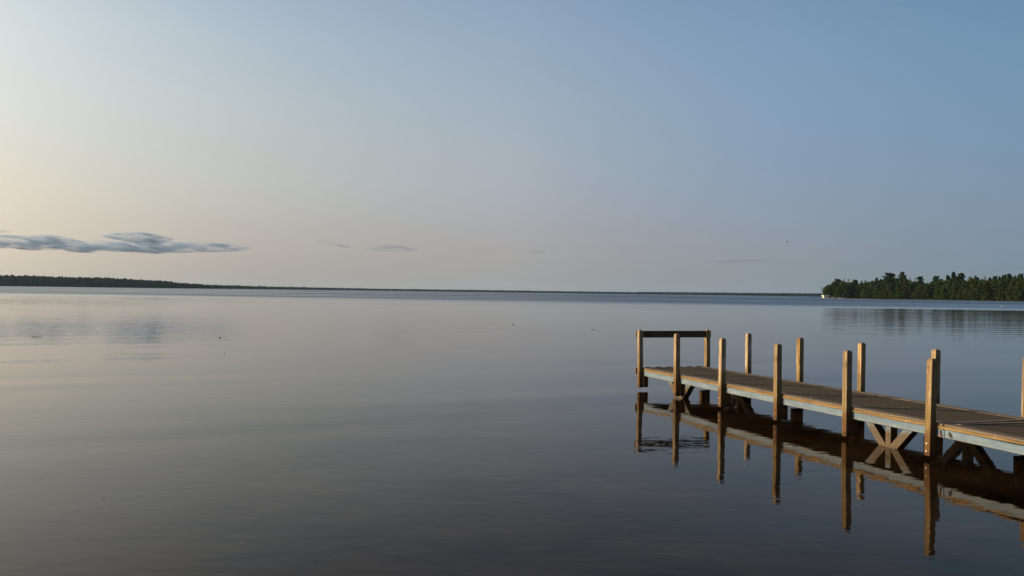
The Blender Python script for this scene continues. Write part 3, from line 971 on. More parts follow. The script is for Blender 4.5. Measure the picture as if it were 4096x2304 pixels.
A = lambda x: 3260 + x / 5.8545
Ay = lambda y: 1070 + y / 5.8545
B = lambda x: 3660 + x / 5.908
By = lambda y: 1070 + y / 5.908
TREES = [
    # left half of the point
    (A(225), Ay(440), 16, "leaning", 0, "thin dark pine leaning out over the lake at the tip of the point"),
    (A(330), Ay(425), 34, "round", 0, "low rounded tree behind the white boat canopy at the tip of the point"),
    (A(430), Ay(330), 26, "round", 1, "leafy tree on the rising edge of the point, above the boat canopy"),
    (A(535), Ay(258), 32, "pine", 2, "dark pine whose peak first rises above the tip of the point"),
    (A(620), Ay(320), 28, "olive", 1, "olive rounded tree in front of the first peak from the tip"),
    (A(690), Ay(250), 16, "airy", 2, "thin see-through birch just right of the first peak from the tip"),
    (A(785), Ay(266), 16, "airy", 2, "second thin pale birch right of the first peak, a little lower than its neighbour"),
    (A(545), Ay(440), 36, "round", 0, "broad green tree at the shore behind the white chairs"),
    (A(770), Ay(400), 36, "spire", 0, "dark conifer with level boughs at the shore right of the white chairs"),
    (A(945), Ay(288), 26, "pine", 2, "dark pine with a small square top left of the low saddle in the treeline"),
    (A(900), Ay(420), 30, "spire", 1, "dark spruce below the small square-topped pine"),
    (A(960), Ay(560), 13, "shrub", 0, "small bright green shrub standing alone at the shore below the low saddle"),
    (A(1095), Ay(300), 16, "spire", 2, "narrow spruce spike, left of the pair in the low saddle"),
    (A(1182), Ay(294), 15, "spire", 2, "narrow dark spruce spike, right of the pair in the low saddle"),
    (A(1060), Ay(420), 28, "round", 1, "dark leafy tree beneath the left spruce spike of the saddle"),
    (A(1150), Ay(500), 30, "round", 0, "green leafy tree at the shore beneath the pair of spruce spikes"),
    (A(1255), Ay(320), 26, "olive", 2, "olive rounded tree where the treeline starts to climb to the twin pines"),
    (A(1365), Ay(295), 28, "olive", 2, "rounded brownish tree halfway up the climb to the twin pines"),
    (A(1290), Ay(480), 32, "round", 0, "fresh green leafy tree at the shore left below the twin pines"),
    (A(1450), Ay(254), 24, "pine", 2, "small dark conifer top at the left foot of the bigger twin pine"),
    (A(1540), Ay(262), 24, "spire", 2, "pointed dark conifer wedged against the left side of the bigger twin pine"),
    (A(1430), Ay(490), 30, "round", 0, "bright green tree at the shore straight below the small conifer top"),
    (A(1755), Ay(112), 50, "pine", 2, "broad flat-topped tall pine, the bigger of the twin pines"),
    (A(2050), Ay(118), 38, "pine", 2, "tall tufted pine, the slimmer right one of the twin pines"),
    (A(1580), Ay(400), 34, "olive", 1, "olive leafy tree in the middle row left below the bigger twin pine"),
    (A(1760), Ay(380), 34, "olive", 1, "brownish olive tree straight beneath the bigger twin pine"),
    (A(1620), Ay(520), 32, "cedar", 0, "dense green cedar at the shore left below the bigger twin pine"),
    (A(1800), Ay(540), 30, "olive", 0, "reddish-brown rounded tree at the shore beneath the bigger twin pine"),
    (A(1930), Ay(440), 30, "round", 1, "mid-green tree filling the dip between the twin pines"),
    (A(2110), Ay(245), 27, "olive", 1, "tall olive tree in front of the slimmer twin pine"),
    (A(1960), Ay(560), 30, "round", 0, "dark green tree at the shore below the dip between the twin pines"),
    (A(2225), Ay(212), 16, "airy", 2, "airy birch right of the twin pines with sky showing through it"),
    (A(2350), Ay(216), 11, "airy", 2, "slender pale birch, thinnest crown right of the twin pines"),
    (A(2120), Ay(520), 32, "spire", 0, "very dark spruce at the shore below the slimmer twin pine"),
    (A(2240), Ay(480), 26, "cedar", 1, "green cedar below the gap of sky right of the twin pines"),
    (A(2455), Ay(196), 30, "pine", 2, "ragged pine with boughs sticking out to its right, middle of the point"),
    (A(2330), Ay(570), 30, "olive", 0, "bushy olive tree at the shore below the slender pale birch"),
    (A(2450), Ay(430), 32, "cedar", 1, "green cedar in front of the ragged pine"),
    # right half
    (B(215), By(345), 24, "round", 2, "low dark tree at the deepest notch of the treeline"),
    (B(300), By(320), 12, "airy", 2, "pale spindly birch poking up in the deepest notch"),
    (B(150), By(470), 26, "cedar", 0, "light green cedar at the shore below the ragged pine's right side"),
    (B(270), By(430), 24, "cedar", 0, "yellow-green cedar at the shore below the deepest notch"),
    (B(495), By(204), 30, "pine", 2, "yellowish pine just right of the deepest notch"),
    (B(410), By(400), 28, "spire", 1, "dark spruce below the yellowish pine on its left"),
    (B(520), By(480), 28, "round", 0, "dark green tree at the shore beneath the yellowish pine"),
    (B(630), By(252), 30, "round", 2, "rounded tree between the yellowish pine and the sharp-tipped pine"),
    (B(780), By(188), 24, "pine", 2, "flat dark pine against the left side of the sharp-tipped pine"),
    (B(915), By(92), 29, "spire", 2, "sharp-tipped pine, highest point right of the twin pines"),
    (B(1085), By(142), 38, "pine", 2, "big dark pine with a hooked top right of the sharp-tipped pine"),
    (B(680), By(440), 32, "olive", 0, "broad olive tree at the shore left below the sharp-tipped pine"),
    (B(780), By(370), 32, "round", 1, "green tree in the middle row beneath the flat dark pine"),
    (B(900), By(480), 30, "round", 0, "dull green tree at the shore straight below the sharp-tipped pine"),
    (B(960), By(330), 34, "round", 1, "leafy green tree filling the gap below the two tallest right-hand pines"),
    (B(1060), By(520), 32, "olive", 0, "olive bushy tree at the shore below the hook-topped pine"),
    (B(1150), By(340), 28, "round", 1, "dark leafy tree tucked beneath the hook-topped pine's right boughs"),
    (B(1330), By(205), 36, "olive", 2, "tall rounded brownish tree right of the hook-topped pine"),
    (B(1450), By(176), 30, "olive", 2, "slightly pointed brownish tree, higher of the rounded pair"),
    (B(1220), By(460), 30, "olive", 0, "dark olive tree at the shore between the hook-topped pine and the rounded pair"),
    (B(1370), By(380), 30, "cedar", 0, "tall yellow-olive cedar at the shore beneath the rounded pair"),
    (B(1510), By(430), 30, "spire", 0, "blackish spruce at the shore right of the tall yellow-olive cedar"),
    (B(1645), By(186), 24, "airy", 2, "pale feathery birch right of the rounded brownish pair"),
    (B(1540), By(300), 28, "round", 1, "dark leafy tree beneath the pale feathery birch on its left"),
    (B(1770), By(225), 26, "spire", 2, "dark pointed conifer right of the pale feathery birch"),
    (B(1890), By(205), 24, "pine", 2, "small dark pine in the even treeline right of the feathery birch"),
    (B(1690), By(350), 32, "cedar", 0, "wide olive cedar at the shore below the pale feathery birch"),
    (B(1830), By(320), 28, "cedar", 1, "olive cedar with a lit left side below the small dark pine"),
    (B(2000), By(200), 24, "spire", 2, "narrow conifer before the last high stretch of treeline"),
    (B(2110), By(158), 26, "pine", 2, "square-topped pine starting the last high stretch of treeline"),
    (B(2230), By(150), 26, "pine", 2, "highest dark pine of the last stretch before the photo's right edge"),
    (B(1930), By(450), 26, "spire", 0, "black-green spruce at the shore between two olive cedars"),
    (B(2070), By(320), 36, "cedar", 0, "golden-olive broad cedar at the shore below the square-topped pine"),
    (B(2360), By(178), 28, "round", 2, "rounded tree in the last dip before the photo's right edge"),
    (B(2500), By(155), 28, "pine", 2, "dark pine at the photo's right edge"),
    (B(2250), By(420), 32, "round", 0, "dark leafy tree at the shore second from the photo's right edge"),
    (B(2300), By(300), 30, "olive", 1, "olive tree in the middle row below the last dip"),
    (B(2440), By(310), 34, "olive", 0, "olive leafy tree at the shore at the photo's right edge"),
    (B(2660), By(170), 40, "olive", 1, "olive tree just beyond the photo's right edge"),
]
for tr_ in TREES:
    tree(*tr_)

def interp_line(tab, x):
    for a, b in zip(tab, tab[1:]):
        if x <= b[0]:
            f = (x - a[0]) / (b[0] - a[0])
            return [p + (q_ - p) * f for p, q_ in zip(a[1:], b[1:])]
    return list(tab[-1][1:])


# the point of land the trees stand on: bank, soil, reeds along the water
me = bpy.data.meshes.new("ground")
vv, ff = [], []
spx = list(range(3275, 4100, 25)) + list(range(4150, 5001, 150))
rg = np.random.default_rng(4)
for k, px in enumerate(spx):
    Y = shore_y(px)
    d = ray(px, 1200); d = d / d.y
    j = rg.normal() * 1.2
    for off, z in ((j, -0.6), (j + 0.3, 0.35), (j + 3, 0.7), (40, 1.4), (140, 3.0), (320, 4.0)):
        vv.append((d.x * (Y + off) + (0 if off < 10 else off * 0.2), Y + off, z if px > 3330 else min(z, 0.35)))
    if k:
        for i in range(5):
            a = (k - 1) * 6 + i
            ff.append((a, a + 6, a + 7, a + 1))
me.from_pydata(vv, [], ff)
tag(link_mesh("ground", me, M_LAND), kind="structure")

q = []
for _ in range(14000):
    px = rg.uniform(3392, 4900)
    dens = mnoise.noise(Vector((px * 0.02, 3.1, 0)))
    if rg.random() > 0.55 + 0.6 * dens: continue
    Y = shore_y(px) + rg.uniform(0.4, 5)
    d = ray(px, 1200); d = d / d.y
    h = rg.uniform(0.7, 2.0) * (1.0 + 0.5 * dens)
    a = rg.uniform(0, 6.28); w_ = rg.uniform(0.10, 0.25)
    b = np.array([d.x * Y, Y, 0.1]); e = np.array([math.cos(a), math.sin(a), 0]) * w_
    tip = b + np.array([rg.normal() * .2, rg.normal() * .2, h])
    q.append((b - e, b + e, tip + e * .4, tip - e * .4))
rd = link_mesh("reeds", clumps_to_mesh("reeds", q), M_REED)
tag(rd, "olive reeds and grasses fringing the wooded point along the water", "reeds", kind="stuff")

# the depth of the wood behind the separate trees, up to just under their tops
SKYL = [(160, 265), (200, 240), (260, 205), (330, 172), (480, 195), (590, 212), (700, 195), (830, 172), (880, 160), (920, 135), (1020, 135), (1060, 150),
        (1150, 140), (1200, 175), (1270, 180), (1330, 175), (1360, 205), (1440, 200), (1530, 165), (1600, 172), (1700, 140), (1800, 135), (1880, 185),
        (1930, 160), (2000, 150), (2090, 165), (2200, 165), (2330, 145), (2450, 145), (2600, 135), (3100, 150), (3300, 120), (3450, 165), (3650, 110), (3900, 150), (4200, 100), (4600, 145), (5000, 175), (5150, 250), (5300, 330)]
q = []
for _ in range(16000):
    zx = rg.uniform(165, 5200)
    px = 3240 + zx / 3.009
    (ty,) = interp_line(SKYL, zx)
    ty += 11 + 14 * mnoise.noise(Vector((zx * 0.045, 0.3, 0))) + 9 * mnoise.noise(Vector((zx * 0.13, 4.3, 0)))
    Yb = shore_y(px) + rg.uniform(32, 75)
    topz = at_depth(px, 1060 + ty / 3.009, Yb).z
    d = ray(px, 1190); d = d / d.y
    z = 1.5 + (topz - 1.5) * rg.random() ** 0.7
    q += leaf_quads(rg, (d.x * Yb, Yb, z - 0.9), (1.5, 1.5, 1.1), 7, 0.75)
wd = link_mesh("forest", clumps_to_mesh("forest", q), M_WOODS)
tag(wd, "dense shadowy woods filling the point behind its front trees", "forest", kind="stuff")

# low spit running left from the tip
mb = MB()
for px, w_, h_ in ((3190, 9, 0.25), (3222, 12, 0.4), (3255, 13, 0.55), (3285, 12, 0.7)):
    p = at_depth(px, 1190, 1195)
    mb.blob((p.x, p.y, 0.0), w_, 5, h_, 2, 0.3)
tag(mb.build("terrain", M_LAND), kind="structure")

# ------------------------------------------------------------------ boat lift and shore things at the tip
bl_p = at_depth(3299, 1190, 1146)
lift = empty("boat_lift", (bl_p.x, bl_p.y, 0), R(20))
tag(lift, "covered boat lift with a pale canopy, at the tip of the wooded point", "boat lift")
mb = MB()
sec = [(-1.75, 2.95), (-1.6, 3.65), (-1.0, 4.0), (0, 4.1), (1.0, 4.0), (1.6, 3.65), (1.75, 2.95)]
mb.prism([(y, z) for y, z in sec] + [(1.7, 2.95), (1.5, 3.55), (0.95, 3.88), (0, 3.97), (-0.95, 3.88), (-1.5, 3.55), (-1.7, 2.95)], -3.2, 6.6)
mb.build("canopy", M_GREYROOF, lift)
mb = MB().box((-3.45, -1.9, 2.75), (-3.22, 1.9, 4.05), 0.05)
mb.build("end_panel", M_CANVAS, lift)
for x in (-2.4, 1.9, 5.8):
    for y in (-1.7, 1.7):
        MB().box((x - 0.09, y - 0.09, -0.6), (x + 0.09, y + 0.09, 3.2)).build("post", M_WHITE, lift)
for y in (-1.75, 1.75):
    MB().box((-2.6, y - 0.07, 0.30), (6.0, y + 0.07, 0.48)).build("rail", M_WHITE, lift)

pb = empty("pontoon_boat", (bl_p.x, bl_p.y, 0.35), R(20))
tag(pb, "small white pontoon boat parked under the pale boat canopy", "boat")
for y in (-0.95, 0.95):
    mb = MB().tube((-2.4, y, 0.15), (4.6, y, 0.15), 0.30, 0.30, 10)
    mb.tube((-3.0, y, 0.3), (-2.4, y, 0.15), 0.06, 0.30, 10)
    mb.build("pontoon", M_WHITE, pb)
MB().box((-2.7, -1.25, 0.42), (4.7, 1.25, 0.52), 0.02).build("deck", M_WHITE, pb)
for x0, x1 in ((-2.6, -0.4), (0.3, 1.6), (2.3, 4.6)):
    for y in (-1.2, 1.2):
        MB().box((x0, y - 0.03, 0.55), (x1, y + 0.03, 1.2), 0.01).build("side_panel", M_WHITE, pb)
MB().box((-2.6, -1.15, 0.5), (-2.54, 1.15, 1.75), 0.02).build("front_gate", M_WHITE, pb)
for y0, y1 in ((-1.0, -0.5), (0.5, 1.0)):
    MB().box((-2.3, y0, 0.53), (-1.2, y1, 0.95), 0.05).build("seat", M_CANVAS, pb)


def lawn_chair(px, label):
    p = at_depth(px, 1192, shore_y(px) + 1.5)
    c = empty("lawn_chair", (p.x, p.y, 0.68), R(rt.uniform(-30, 30)))
    tag(c, label, "chair", "white chairs on the shore")
    MB().box((-0.35, -0.35, 0.34), (0.35, 0.25, 0.42), 0.02).build("seat", M_WHITE, c)
    mb = MB()
    for i in range(5):
        x = -0.32 + i * 0.16
        t_ = 1.25 - 0.10 * abs(i - 2)
        mb.prism([(0.22, 0.40), (0.26, 0.40), (0.50, t_), (0.46, t_)], x - 0.07, x + 0.07)
    mb.build("backrest", M_WHITE, c)
    for x in (-0.36, 0.36):
        MB().box((x - 0.04, -0.36, 0), (x + 0.04, -0.26, 0.6)).build("leg", M_WHITE, c)
        MB().box((x - 0.04, 0.30, 0), (x + 0.04, 0.40, 0.58)).build("leg", M_WHITE, c)
        MB().box((x - 0.09, -0.45, 0.60), (x + 0.09, 0.42, 0.64)).build("armrest", M_WHITE, c)
    return c


lawn_chair(3336.5, "white lawn chair nearest the covered boat lift")
lawn_chair(3345.0, "white lawn chair second along the shore from the boat lift")
lawn_chair(3370.5, "white lawn chair farthest along the shore from the boat lift")


def mooring_post(px, h, label):
    p = at_depth(px, 1192, shore_y(px) - 1.5)
    o = empty("mooring_post", (p.x, p.y, 0)); tag(o, label, "post", "white posts in the shallows")
    MB().tube((0, 0, -0.8), (0, 0, h), 0.22, 0.20, 10).build("shaft", M_WHITE, o)
    MB().tube((0, 0, h - 0.01), (0, 0, h + 0.25), 0.26, 0.05, 10).build("cap", M_WHITE, o)


mooring_post(3328.4, 2.0, "tall white mooring post right of the covered boat lift")
mooring_post(3356.4, 1.5, "shorter white mooring post between the white lawn chairs")


def rowboat(px, rz, label):
    p = at_depth(px, 1192, shore_y(px) - 2.5)
    o = empty("rowboat", (p.x, p.y, 0.0), rz); tag(o, label, "boat", "white rowboats at the shore")
    bm = bmesh.new()
    rows = []
    for i in range(9):
        f = i / 8; x = -1.9 + 3.8 * f
        wdt = 0.72 * math.sin(math.pi * min(1, 0.32 + 0.68 * f)) ** 0.6 if f < 1 else 0.02
        sh = 0.42 + 0.16 * f * f
        rows.append([bm.verts.new((x, y * max(wdt, .02), z)) for y, z in ((-1, sh), (-.8, .1), (0, -.08), (.8, .1), (1, sh))])
    for a, b in zip(rows, rows[1:]):
        for i in range(4): bm.faces.new((a[i], b[i], b[i + 1], a[i + 1]))
    bm.faces.new(rows[0])
    bmesh.ops.solidify(bm, geom=bm.faces[:], thickness=0.05)
    m = MB(); m.bm.free(); m.bm = bm
    m.build("hull", M_WHITE, o)
    MB().box((-0.5, -0.55, 0.25), (-0.2, 0.55, 0.30)).build("bench", M_CANVAS, o)


rowboat(3362.0, R(10), "low white rowboat at the shore between the second and third lawn chairs")
rowboat(3380.0, R(-25), "white rowboat drawn up at the start of the reeds")

# ------------------------------------------------------------------ far shores
def blob_field(name, items, mat):
    """items: (x, y, z, rx, rz, seed) rough canopies -> one mesh"""
    bm = bmesh.new()
    bmesh.ops.create_icosphere(bm, subdivisions=1, radius=1.0)
    base = np.array([v.co[:] for v in bm.verts]); tri = np.array([[v.index for v in f.verts] for f in bm.faces])
    bm.free()
    rgl = np.random.default_rng(77)
    n = len(items); nv = len(base)
    co = np.empty((n, nv, 3), dtype=np.float32)
    for i, (x, y, z, rx, rz) in enumerate(items):
        k = 1 + rgl.normal(size=(nv, 1)) * 0.20
        co[i] = base * k * np.array([rx, rx, rz]) + np.array([x, y, z])
    idx = (tri[None] + (np.arange(n) * nv)[:, None, None]).reshape(-1)
    nf = n * len(tri)
    me = bpy.data.meshes.new(name)
    me.vertices.add(n * nv); me.vertices.foreach_set("co", co.ravel())
    me.loops.add(nf * 3); me.loops.foreach_set("vertex_index", idx.astype(np.int32))
    me.polygons.add(nf)
    me.polygons.foreach_set("loop_start", np.arange(0, nf * 3, 3, dtype=np.int32))
    me.polygons.foreach_set("loop_total", np.full(nf, 3, dtype=np.int32))
    me.update(calc_edges=True)
    return link_mesh(name, me, mat)


def interp(tab, x):
    for a, b in zip(tab, tab[1:]):
        if x <= b[0]:
            f = (x - a[0]) / (b[0] - a[0])
            return [p + (q_ - p) * f for p, q_ in zip(a[1:], b[1:])]
    return list(tab[-1][1:])


# px, distance, height of the skyline in photo pixels above the waterline
FAR = [(-900, 2300, 54), (0, 2400, 51), (430, 2500, 45), (640, 2650, 35), (720, 2750, 25), (850, 3200, 17.5), (1100, 4300, 12.5),
       (1500, 5600, 8.2), (1760, 5900, 8.5), (2000, 5900, 10.0), (2200, 6100, 8.3), (2500, 6300, 9.0), (2700, 6300, 11.0),
       (3000, 6000, 12.5), (3225, 5800, 14.0), (3500, 5600, 15), (4600, 5200, 18)]
# ground under the far woods
gv, gf = [], []
pxs = list(range(-900, 4601, 50))
for k, px in enumerate(pxs):
    D, hp_ = interp(FAR, px)
    d = ray(px, 1180); d = d / d.y
    hm = hp_ / F * D
    gh = max(1.0, hm - 13.0)
    for off, z in ((-6, -0.5), (-2, 0.4), (15, 1.2), (260, gh), (420, gh + 0.5), (700, gh * 0.6)):
        gv.append((d.x * (D + off), D + off, z))
    if k:
        for i in range(5):
            a = (k - 1) * 6 + i
            gf.append((a, a + 6, a + 7, a + 1))
me = bpy.data.meshes.new("hills")
me.from_pydata(gv, [], gf)
tag(link_mesh("hills", me, M_LAND), kind="structure")

rf = np.random.default_rng(9)
near_i, far_i = [], []
px = -880.0
while px < 4550:
    D, hp_ = interp(FAR, px)
    hm = hp_ / F * D
    gh = max(1.0, hm - 13.0)
    nrows = 16 if hm > 17 else 5
    for r_ in range(nrows):
        f = (r_ + rf.random()) / nrows
        off = f * 270 if nrows > 5 else f * 90
        g = 1.2 + (gh - 1.2) * min(1, off / 260)
        y = D + off
        pj = px + rf.normal() * 3
        d = ray(pj, 1180); d = d / d.y
        ht = (hm - gh) * rf.uniform(0.72, 1.03) + (rf.random() < 0.06) * 2.0
        ht = max(6.5, ht)
        rx = rf.uniform(2.6, 5.2)
        it = (d.x * y, y, g + ht * 0.52, rx, ht * 0.5)
        (near_i if px < 760 else far_i).append(it)
    if rf.random() < 0.8:
        d = ray(px, 1180); d = d / d.y
        it = (d.x * (D - 1), D - 1, 2.2, 3.5, 3.2)
        (near_i if px < 760 else far_i).append(it)
    px += 4.6 / D * F * rf.uniform(0.7, 1.3)
o = blob_field("forest", near_i, M_FARLEAF)
tag(o, "dark green wooded hillside on the far shore at the left", "forest", kind="stuff")
o = blob_field("forest", far_i, M_FARLEAF)
tag(o, "long thin line of woods along the far shore from the middle to the right", "forest", kind="stuff")

# unseen bank and woods behind the viewer, added to shade the dock posts
me = bpy.data.meshes.new("shore")
gv = []; gf = []
for i, x in enumerate(range(-90, 131, 10)):
    yb = -9 + 3 * math.sin(x * 0.07)
    for off, z in ((0, -0.5), (0.4, 0.25), (-3, 0.9), (-14, 1.8), (-45, 3.0)):
        gv.append((x, yb - abs(off) if off < 0 else yb + 0.6 - off, z))
    if i:
        for k in range(4):
            a = (i - 1) * 5 + k
            gf.append((a, a + 1, a + 6, a + 5))
me.from_pydata(gv, [], gf)
tag(link_mesh("shore", me, M_SOIL), kind="structure")
items = []
rs = np.random.default_rng(21)
for _ in range(800):
    x = rs.uniform(-80, 120); off = rs.uniform(3, 36)
    hgt = rs.uniform(18, 29) * (0.6 + 0.4 * min(1, off / 8))
    zc = rs.uniform(0.25, 0.9) * hgt
    r_ = rs.uniform(1.6, 3.4)
    items.append((x, -12 - off, zc + 1.0, r_, r_ * 0.9))
o = blob_field("forest", items, M_FARLEAF)
tag(o, "unseen dark woods added behind the viewer to shade the dock posts", "forest", kind="stuff")

# ------------------------------------------------------------------ small things on the water and in the air
def floating(name, px, py, label, cat, kind, size, group=None):
    p = on_water(px, py, WATER_Z)
    o = None
    if kind == "twig":
        mb = MB()
        n_ = 5; last = Vector((-size / 2, 0, 0.004))
        for i in range(1, n_ + 1):
            q_ = Vector((-size / 2 + size * i / n_, rt.uniform(-.05, .05) * size, 0.006 + rt.uniform(0, .02)))
            mb.tube(last, q_, 0.014 * (1.1 - .15 * i), 0.014 * (1.0 - .15 * i), 6)
            last = q_
        mb.tube((0, 0, 0.008), (size * .12, size * .10, 0.05), 0.006, 0.003, 5)
        o = mb.build(name, M_TWIG, None, (p.x, p.y, WATER_Z), (0, 0, R(12)))
    elif kind == "leaf":
        bm = bmesh.new()
        ring = [bm.verts.new((math.cos(a) * size * (1 + .25 * math.cos(3 * a)), math.sin(a) * size * .7, 0.006 + 0.25 * size * abs(math.cos(a)) ** 3)) for a in np.linspace(0, 6.28, 13)[:-1]]
        c = bm.verts.new((0, 0, 0.004))
        for i in range(12): bm.faces.new((c, ring[i], ring[(i + 1) % 12]))
        bmesh.ops.solidify(bm, geom=bm.faces[:], thickness=0.004)
        m_ = MB(); m_.bm.free(); m_.bm = bm
        m_.tube((size * 1.1, 0, size * .2), (size * 1.7, 0.01, size * .35), 0.004, 0.003, 5)
        o = m_.build(name, M_LEAFLIT, None, (p.x, p.y, WATER_Z), (0, 0, rt.uniform(0, 6)))
    elif kind == "weed":
        mb = MB()
        for i in range(7):
            a = rt.uniform(0, 6.28)
            s_ = size * rt.uniform(.5, 1)
            mb.tube((0, 0, 0.004), (math.cos(a) * s_, math.sin(a) * s_ * .6, rt.uniform(.01, .05)), 0.012, 0.004, 5)
        mb.blob((0, 0, 0.01), size * .4, size * .3, 0.03, 2, 0.4)
        o = mb.build(name, M_TWIG, None, (p.x, p.y, WATER_Z))
    elif kind == "feather":
        bm = bmesh.new()
        rows = []
        for i in range(7):
            f = i / 6; wv = 0.16 * size * math.sin(math.pi * (0.08 + .84 * f)) + 0.002
            rows.append([bm.verts.new((-size / 2 + size * f, y * wv, 0.003 + 0.003 * (2 * f - 1) ** 2 + (0.0 if y else 0.002))) for y in (-1, 0, 1)])
        for a, b in zip(rows, rows[1:]):
            for i in range(2): bm.faces.new((a[i], b[i], b[i + 1], a[i + 1]))
        bmesh.ops.solidify(bm, geom=bm.faces[:], thickness=0.003)
        m_ = MB(); m_.bm.free(); m_.bm = bm
        m_.tube((-size * .7, 0, 0.006), (-size * .48, 0, 0.006), 0.0012, 0.0015, 5)
        o = m_.build(name, M_PALE, None, (p.x, p.y, WATER_Z), (0, 0, R(15)))
    tag(o, label, cat, group)
    return o


floating("floating_twig", 150, 1348.5, "thin dark stick floating at the far left of the open water", "stick", "twig", 0.52)
floating("floating_weed", 880, 1350.5, "dark wisp of weed floating below the reflection of the cloud's right end", "weed", "weed", 0.10)
floating("floating_leaf", 260, 1376, "dark leaf floating a little below the thin stick", "leaf", "leaf", 0.055, "dark leaves on the lake")
floating("floating_leaf", 511, 1378.5, "dark leaf floating under the reflection of the cloud's middle", "leaf", "leaf", 0.05, "dark leaves on the lake")
floating("floating_leaf", 900, 1415, "lone dark leaf floating lowest of those left of centre", "leaf", "leaf", 0.045, "dark leaves on the lake")
floating("floating_leaf", 1142, 1344, "tiny dark leaf floating mid-water well left of the dock", "leaf", "leaf", 0.05, "dark leaves on the lake")
floating("floating_weed", 2052, 1298.5, "small dark clump of weed floating near the middle of the photo", "weed", "weed", 0.10)
floating("floating_twig", 2374, 1319.5, "short dark twig floating left of the dock's end rail", "stick", "twig", 0.30)
floating("floating_leaf", 416, 1993, "dark leaf floating alone in the near water at the lower left", "leaf", "leaf", 0.010, "dark leaves on the lake")
floating("feather", 967, 2173, "pale feather floating in the near water at the bottom of the photo", "feather", "feather", 0.045)

bp = on_water(4006, 1227, WATER_Z)
buoy = empty("buoy", (bp.x, bp.y, WATER_Z))
tag(buoy, "small white buoy floating off the wooded point near the photo's right edge", "buoy")
MB().blob((0, 0, 0.08), 0.13, 0.13, 0.15, 2).build("float_ball", M_WHITE, buoy, smooth=True)
MB().tube((0, 0, 0.21), (0, 0, 0.28), 0.03, 0.02).build("eye", M_RUST, buoy)

# bird in flight, seen from the side with its wings down
bird_p = at_depth(3149, 966.5, 150)
bm = bmesh.new()
prof = [(-0.19, 0.012, 0.006), (-0.12, 0.035, 0.02), (-0.03, 0.05, 0.048), (0.06, 0.048, 0.05), (0.12, 0.03, 0.032), (0.15, 0.033, 0.035), (0.18, 0.02, 0.02), (0.215, 0.004, 0.004)]
rings = []
for x, wy, hz in prof:
    rings.append([bm.verts.new((x, math.cos(a) * wy, math.sin(a) * hz)) for a in np.linspace(0, 6.2832, 9)[:-1]])
for a, b in zip(rings, rings[1:]):
    for i in range(8): bm.faces.new((a[i], a[(i + 1) % 8], b[(i + 1) % 8], b[i]))
bm.faces.new(rings[0][::-1]); bm.faces.new(rings[-1])
for sg in (1, -1):
    wing = [((0.09, 0.03, 0.02), (-0.05, 0.03, 0.02)), ((0.10, 0.17, 0.06), (-0.07, 0.17, 0.055)), ((0.05, 0.30, 0.03), (-0.08, 0.30, 0.025)), ((-0.06, 0.42, -0.03), (-0.10, 0.42, -0.03))]
    pr = [[bm.verts.new((p_[0], sg * p_[1], p_[2] + dz)) for p_ in pair for dz in (0.006, -0.006)] for pair in wing]
    for a, b in zip(pr, pr[1:]):
        for i, j in ((0, 2), (2, 3), (3, 1), (1, 0)):
            bm.faces.new((a[i], a[j], b[j], b[i]))
    bm.faces.new((pr[-1][0], pr[-1][2], pr[-1][3], pr[-1][1]))
bmesh.ops.recalc_face_normals(bm, faces=bm.faces)
m_ = MB(); m_.bm.free(); m_.bm = bm
bo = m_.build("bird", M_DARK, None, bird_p, (R(8), R(-6), R(170)))
tag(bo, "small dark bird flying above the lake left of the wooded point", "bird")

# ------------------------------------------------------------------ clouds: real bodies of vapour far behind the haze
CLOUD_D = 15000.0


def mat_cloud(name, dens, thr, alb, scale, aniso=0.3):
    n = NT(name)
    P = pos(n)
    f = n.noise(n.vmul(P, (1 / scale, 1 / (scale * 1.0), 1 / (scale * 0.22))), 1.0, 6, 0.64, 0.7)
    d = n.math('MULTIPLY', n.smooth(f, thr, thr + 0.22), dens)
    v = n.n("ShaderNodeVolumePrincipled")
    v.inputs['Color'].default_value = (*alb, 1)
    n.l(d, v.inputs['Density'])
    v.inputs['Anisotropy'].default_value = aniso
    n.l(v.outputs[0], n.out.inputs['Volume'])
    return n.m


def cloud(zoom, prof, mat, label, depth=900.0, dist=CLOUD_D):
    """prof: (x, top, bottom) in enlarged photo pixels -> a closed lofted body"""
    x0, y0, k = zoom
    bm = bmesh.new(); rings = []
    for i, (x, t, b) in enumerate(prof):
        P0 = at_depth(x0 + x / k, y0 + (t + b) / 2 / k, dist)
        Pt = at_depth(x0 + x / k, y0 + t / k, dist)
        hz = max(6.0, (Pt.z - P0.z))
        tp = math.sin(math.pi * (i + 0.35) / (len(prof) - 0.3)) ** 0.5
        rings.append([bm.verts.new((P0.x, dist + math.cos(a) * depth * tp, P0.z + math.sin(a) * hz)) for a in np.linspace(0, 6.28319, 17)[:-1]])
    for a, b in zip(rings, rings[1:]):
        for i in range(16): bm.faces.new((a[i], a[(i + 1) % 16], b[(i + 1) % 16], b[i]))
    bm.faces.new(rings[0][::-1]); bm.faces.new(rings[-1])
    bmesh.ops.recalc_face_normals(bm, faces=bm.faces)
    m_ = MB(); m_.bm.free(); m_.bm = bm
    o = m_.build("cloud", mat)
    tag(o, label, "cloud", "clouds low over the far shore")
    return o


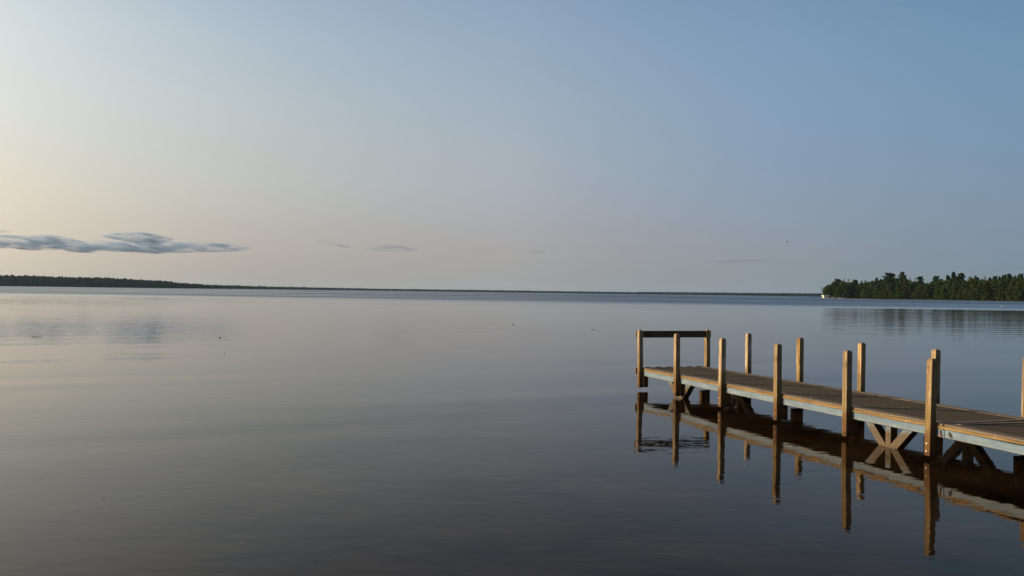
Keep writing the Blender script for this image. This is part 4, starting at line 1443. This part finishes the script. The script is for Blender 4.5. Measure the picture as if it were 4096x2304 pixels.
Z5 = (0, 880, 2.3418); Z6 = (1100, 900, 2.3418); Z7 = (2200, 900, 2.3418)
MC1 = mat_cloud("cloud_vapour", 0.0072, 0.46, (0.27, 0.42, 0.68), 430)
MC2 = mat_cloud("thin_cloud_vapour", 0.0024, 0.40, (0.30, 0.40, 0.54), 300)
MC3 = mat_cloud("faint_cloud_vapour", 0.0018, 0.38, (0.30, 0.40, 0.52), 300)
cloud(Z5, [(-900, 180, 200), (-700, 140, 260), (-300, 130, 265), (0, 140, 265), (120, 140, 265), (250, 145, 285), (400, 155, 280), (500, 138, 275), (600, 155, 280), (680, 205, 302),
           (760, 215, 304), (850, 198, 294), (1000, 190, 296), (1200, 205, 298), (1300, 210, 308), (1400, 200, 318), (1550, 190, 306),
           (1700, 210, 306), (1850, 200, 302), (2000, 215, 299), (2200, 230, 288), (2300, 242, 274), (2360, 256, 264)],
      MC1, "long grey-blue cloud bank low in the sky at the left")
cloud(Z5, [(1000, 150, 165), (1060, 135, 180), (1150, 125, 205), (1250, 118, 215), (1400, 120, 215), (1500, 138, 195), (1560, 155, 175), (1590, 160, 166)],
      MC1, "small lens-shaped cloud riding on top of the long bank", 500, CLOUD_D - 1800)
cloud(Z5, [(-260, 95, 110), (-150, 85, 125), (0, 88, 128), (60, 95, 115), (90, 100, 106)],
      MC2, "small wisp of cloud above the long bank at the photo's left edge", 350, CLOUD_D + 1800)
cloud(Z6, [(380, 140, 150), (440, 140, 165), (510, 148, 190), (590, 168, 196), (640, 190, 208), (690, 194, 212), (720, 180, 190)],
      MC2, "faint slanting wisp of cloud just right of the long bank", 300)
cloud(Z6, [(860, 224, 236), (940, 205, 244), (1010, 188, 246), (1090, 178, 250), (1170, 190, 250), (1260, 215, 246), (1350, 228, 240)],
      MC2, "small grey cloud with a humped top left of the photo's middle", 350)
cloud(Z6, [(2310, 246, 254), (2400, 246, 264), (2480, 244, 266), (2540, 246, 256)],
      MC2, "short thin streak of cloud at the photo's middle", 250)
cloud(Z7, [(1490, 330, 338), (1600, 332, 349), (1800, 320, 348), (1950, 325, 346), (2060, 318, 336), (2110, 320, 328)],
      MC3, "long thin streak of cloud left of the flying bird, low over the water", 250)

# ------------------------------------------------------------------ haze
if USE_HAZE:
    n = NT("haze_air")
    v = n.n("ShaderNodeVolumePrincipled")
    v.inputs['Color'].default_value = (0.42, 0.68, 1.0, 1)
    v.inputs['Density'].default_value = 0.000020
    v.inputs['Anisotropy'].default_value = 0.3
    n.l(v.outputs[0], n.out.inputs['Volume'])
    hz = MB().box((-EXT - 50, -110, -1.6), (EXT + 50, EXT + 50, 80)).build("haze", n.m)
    tag(hz, kind="stuff")
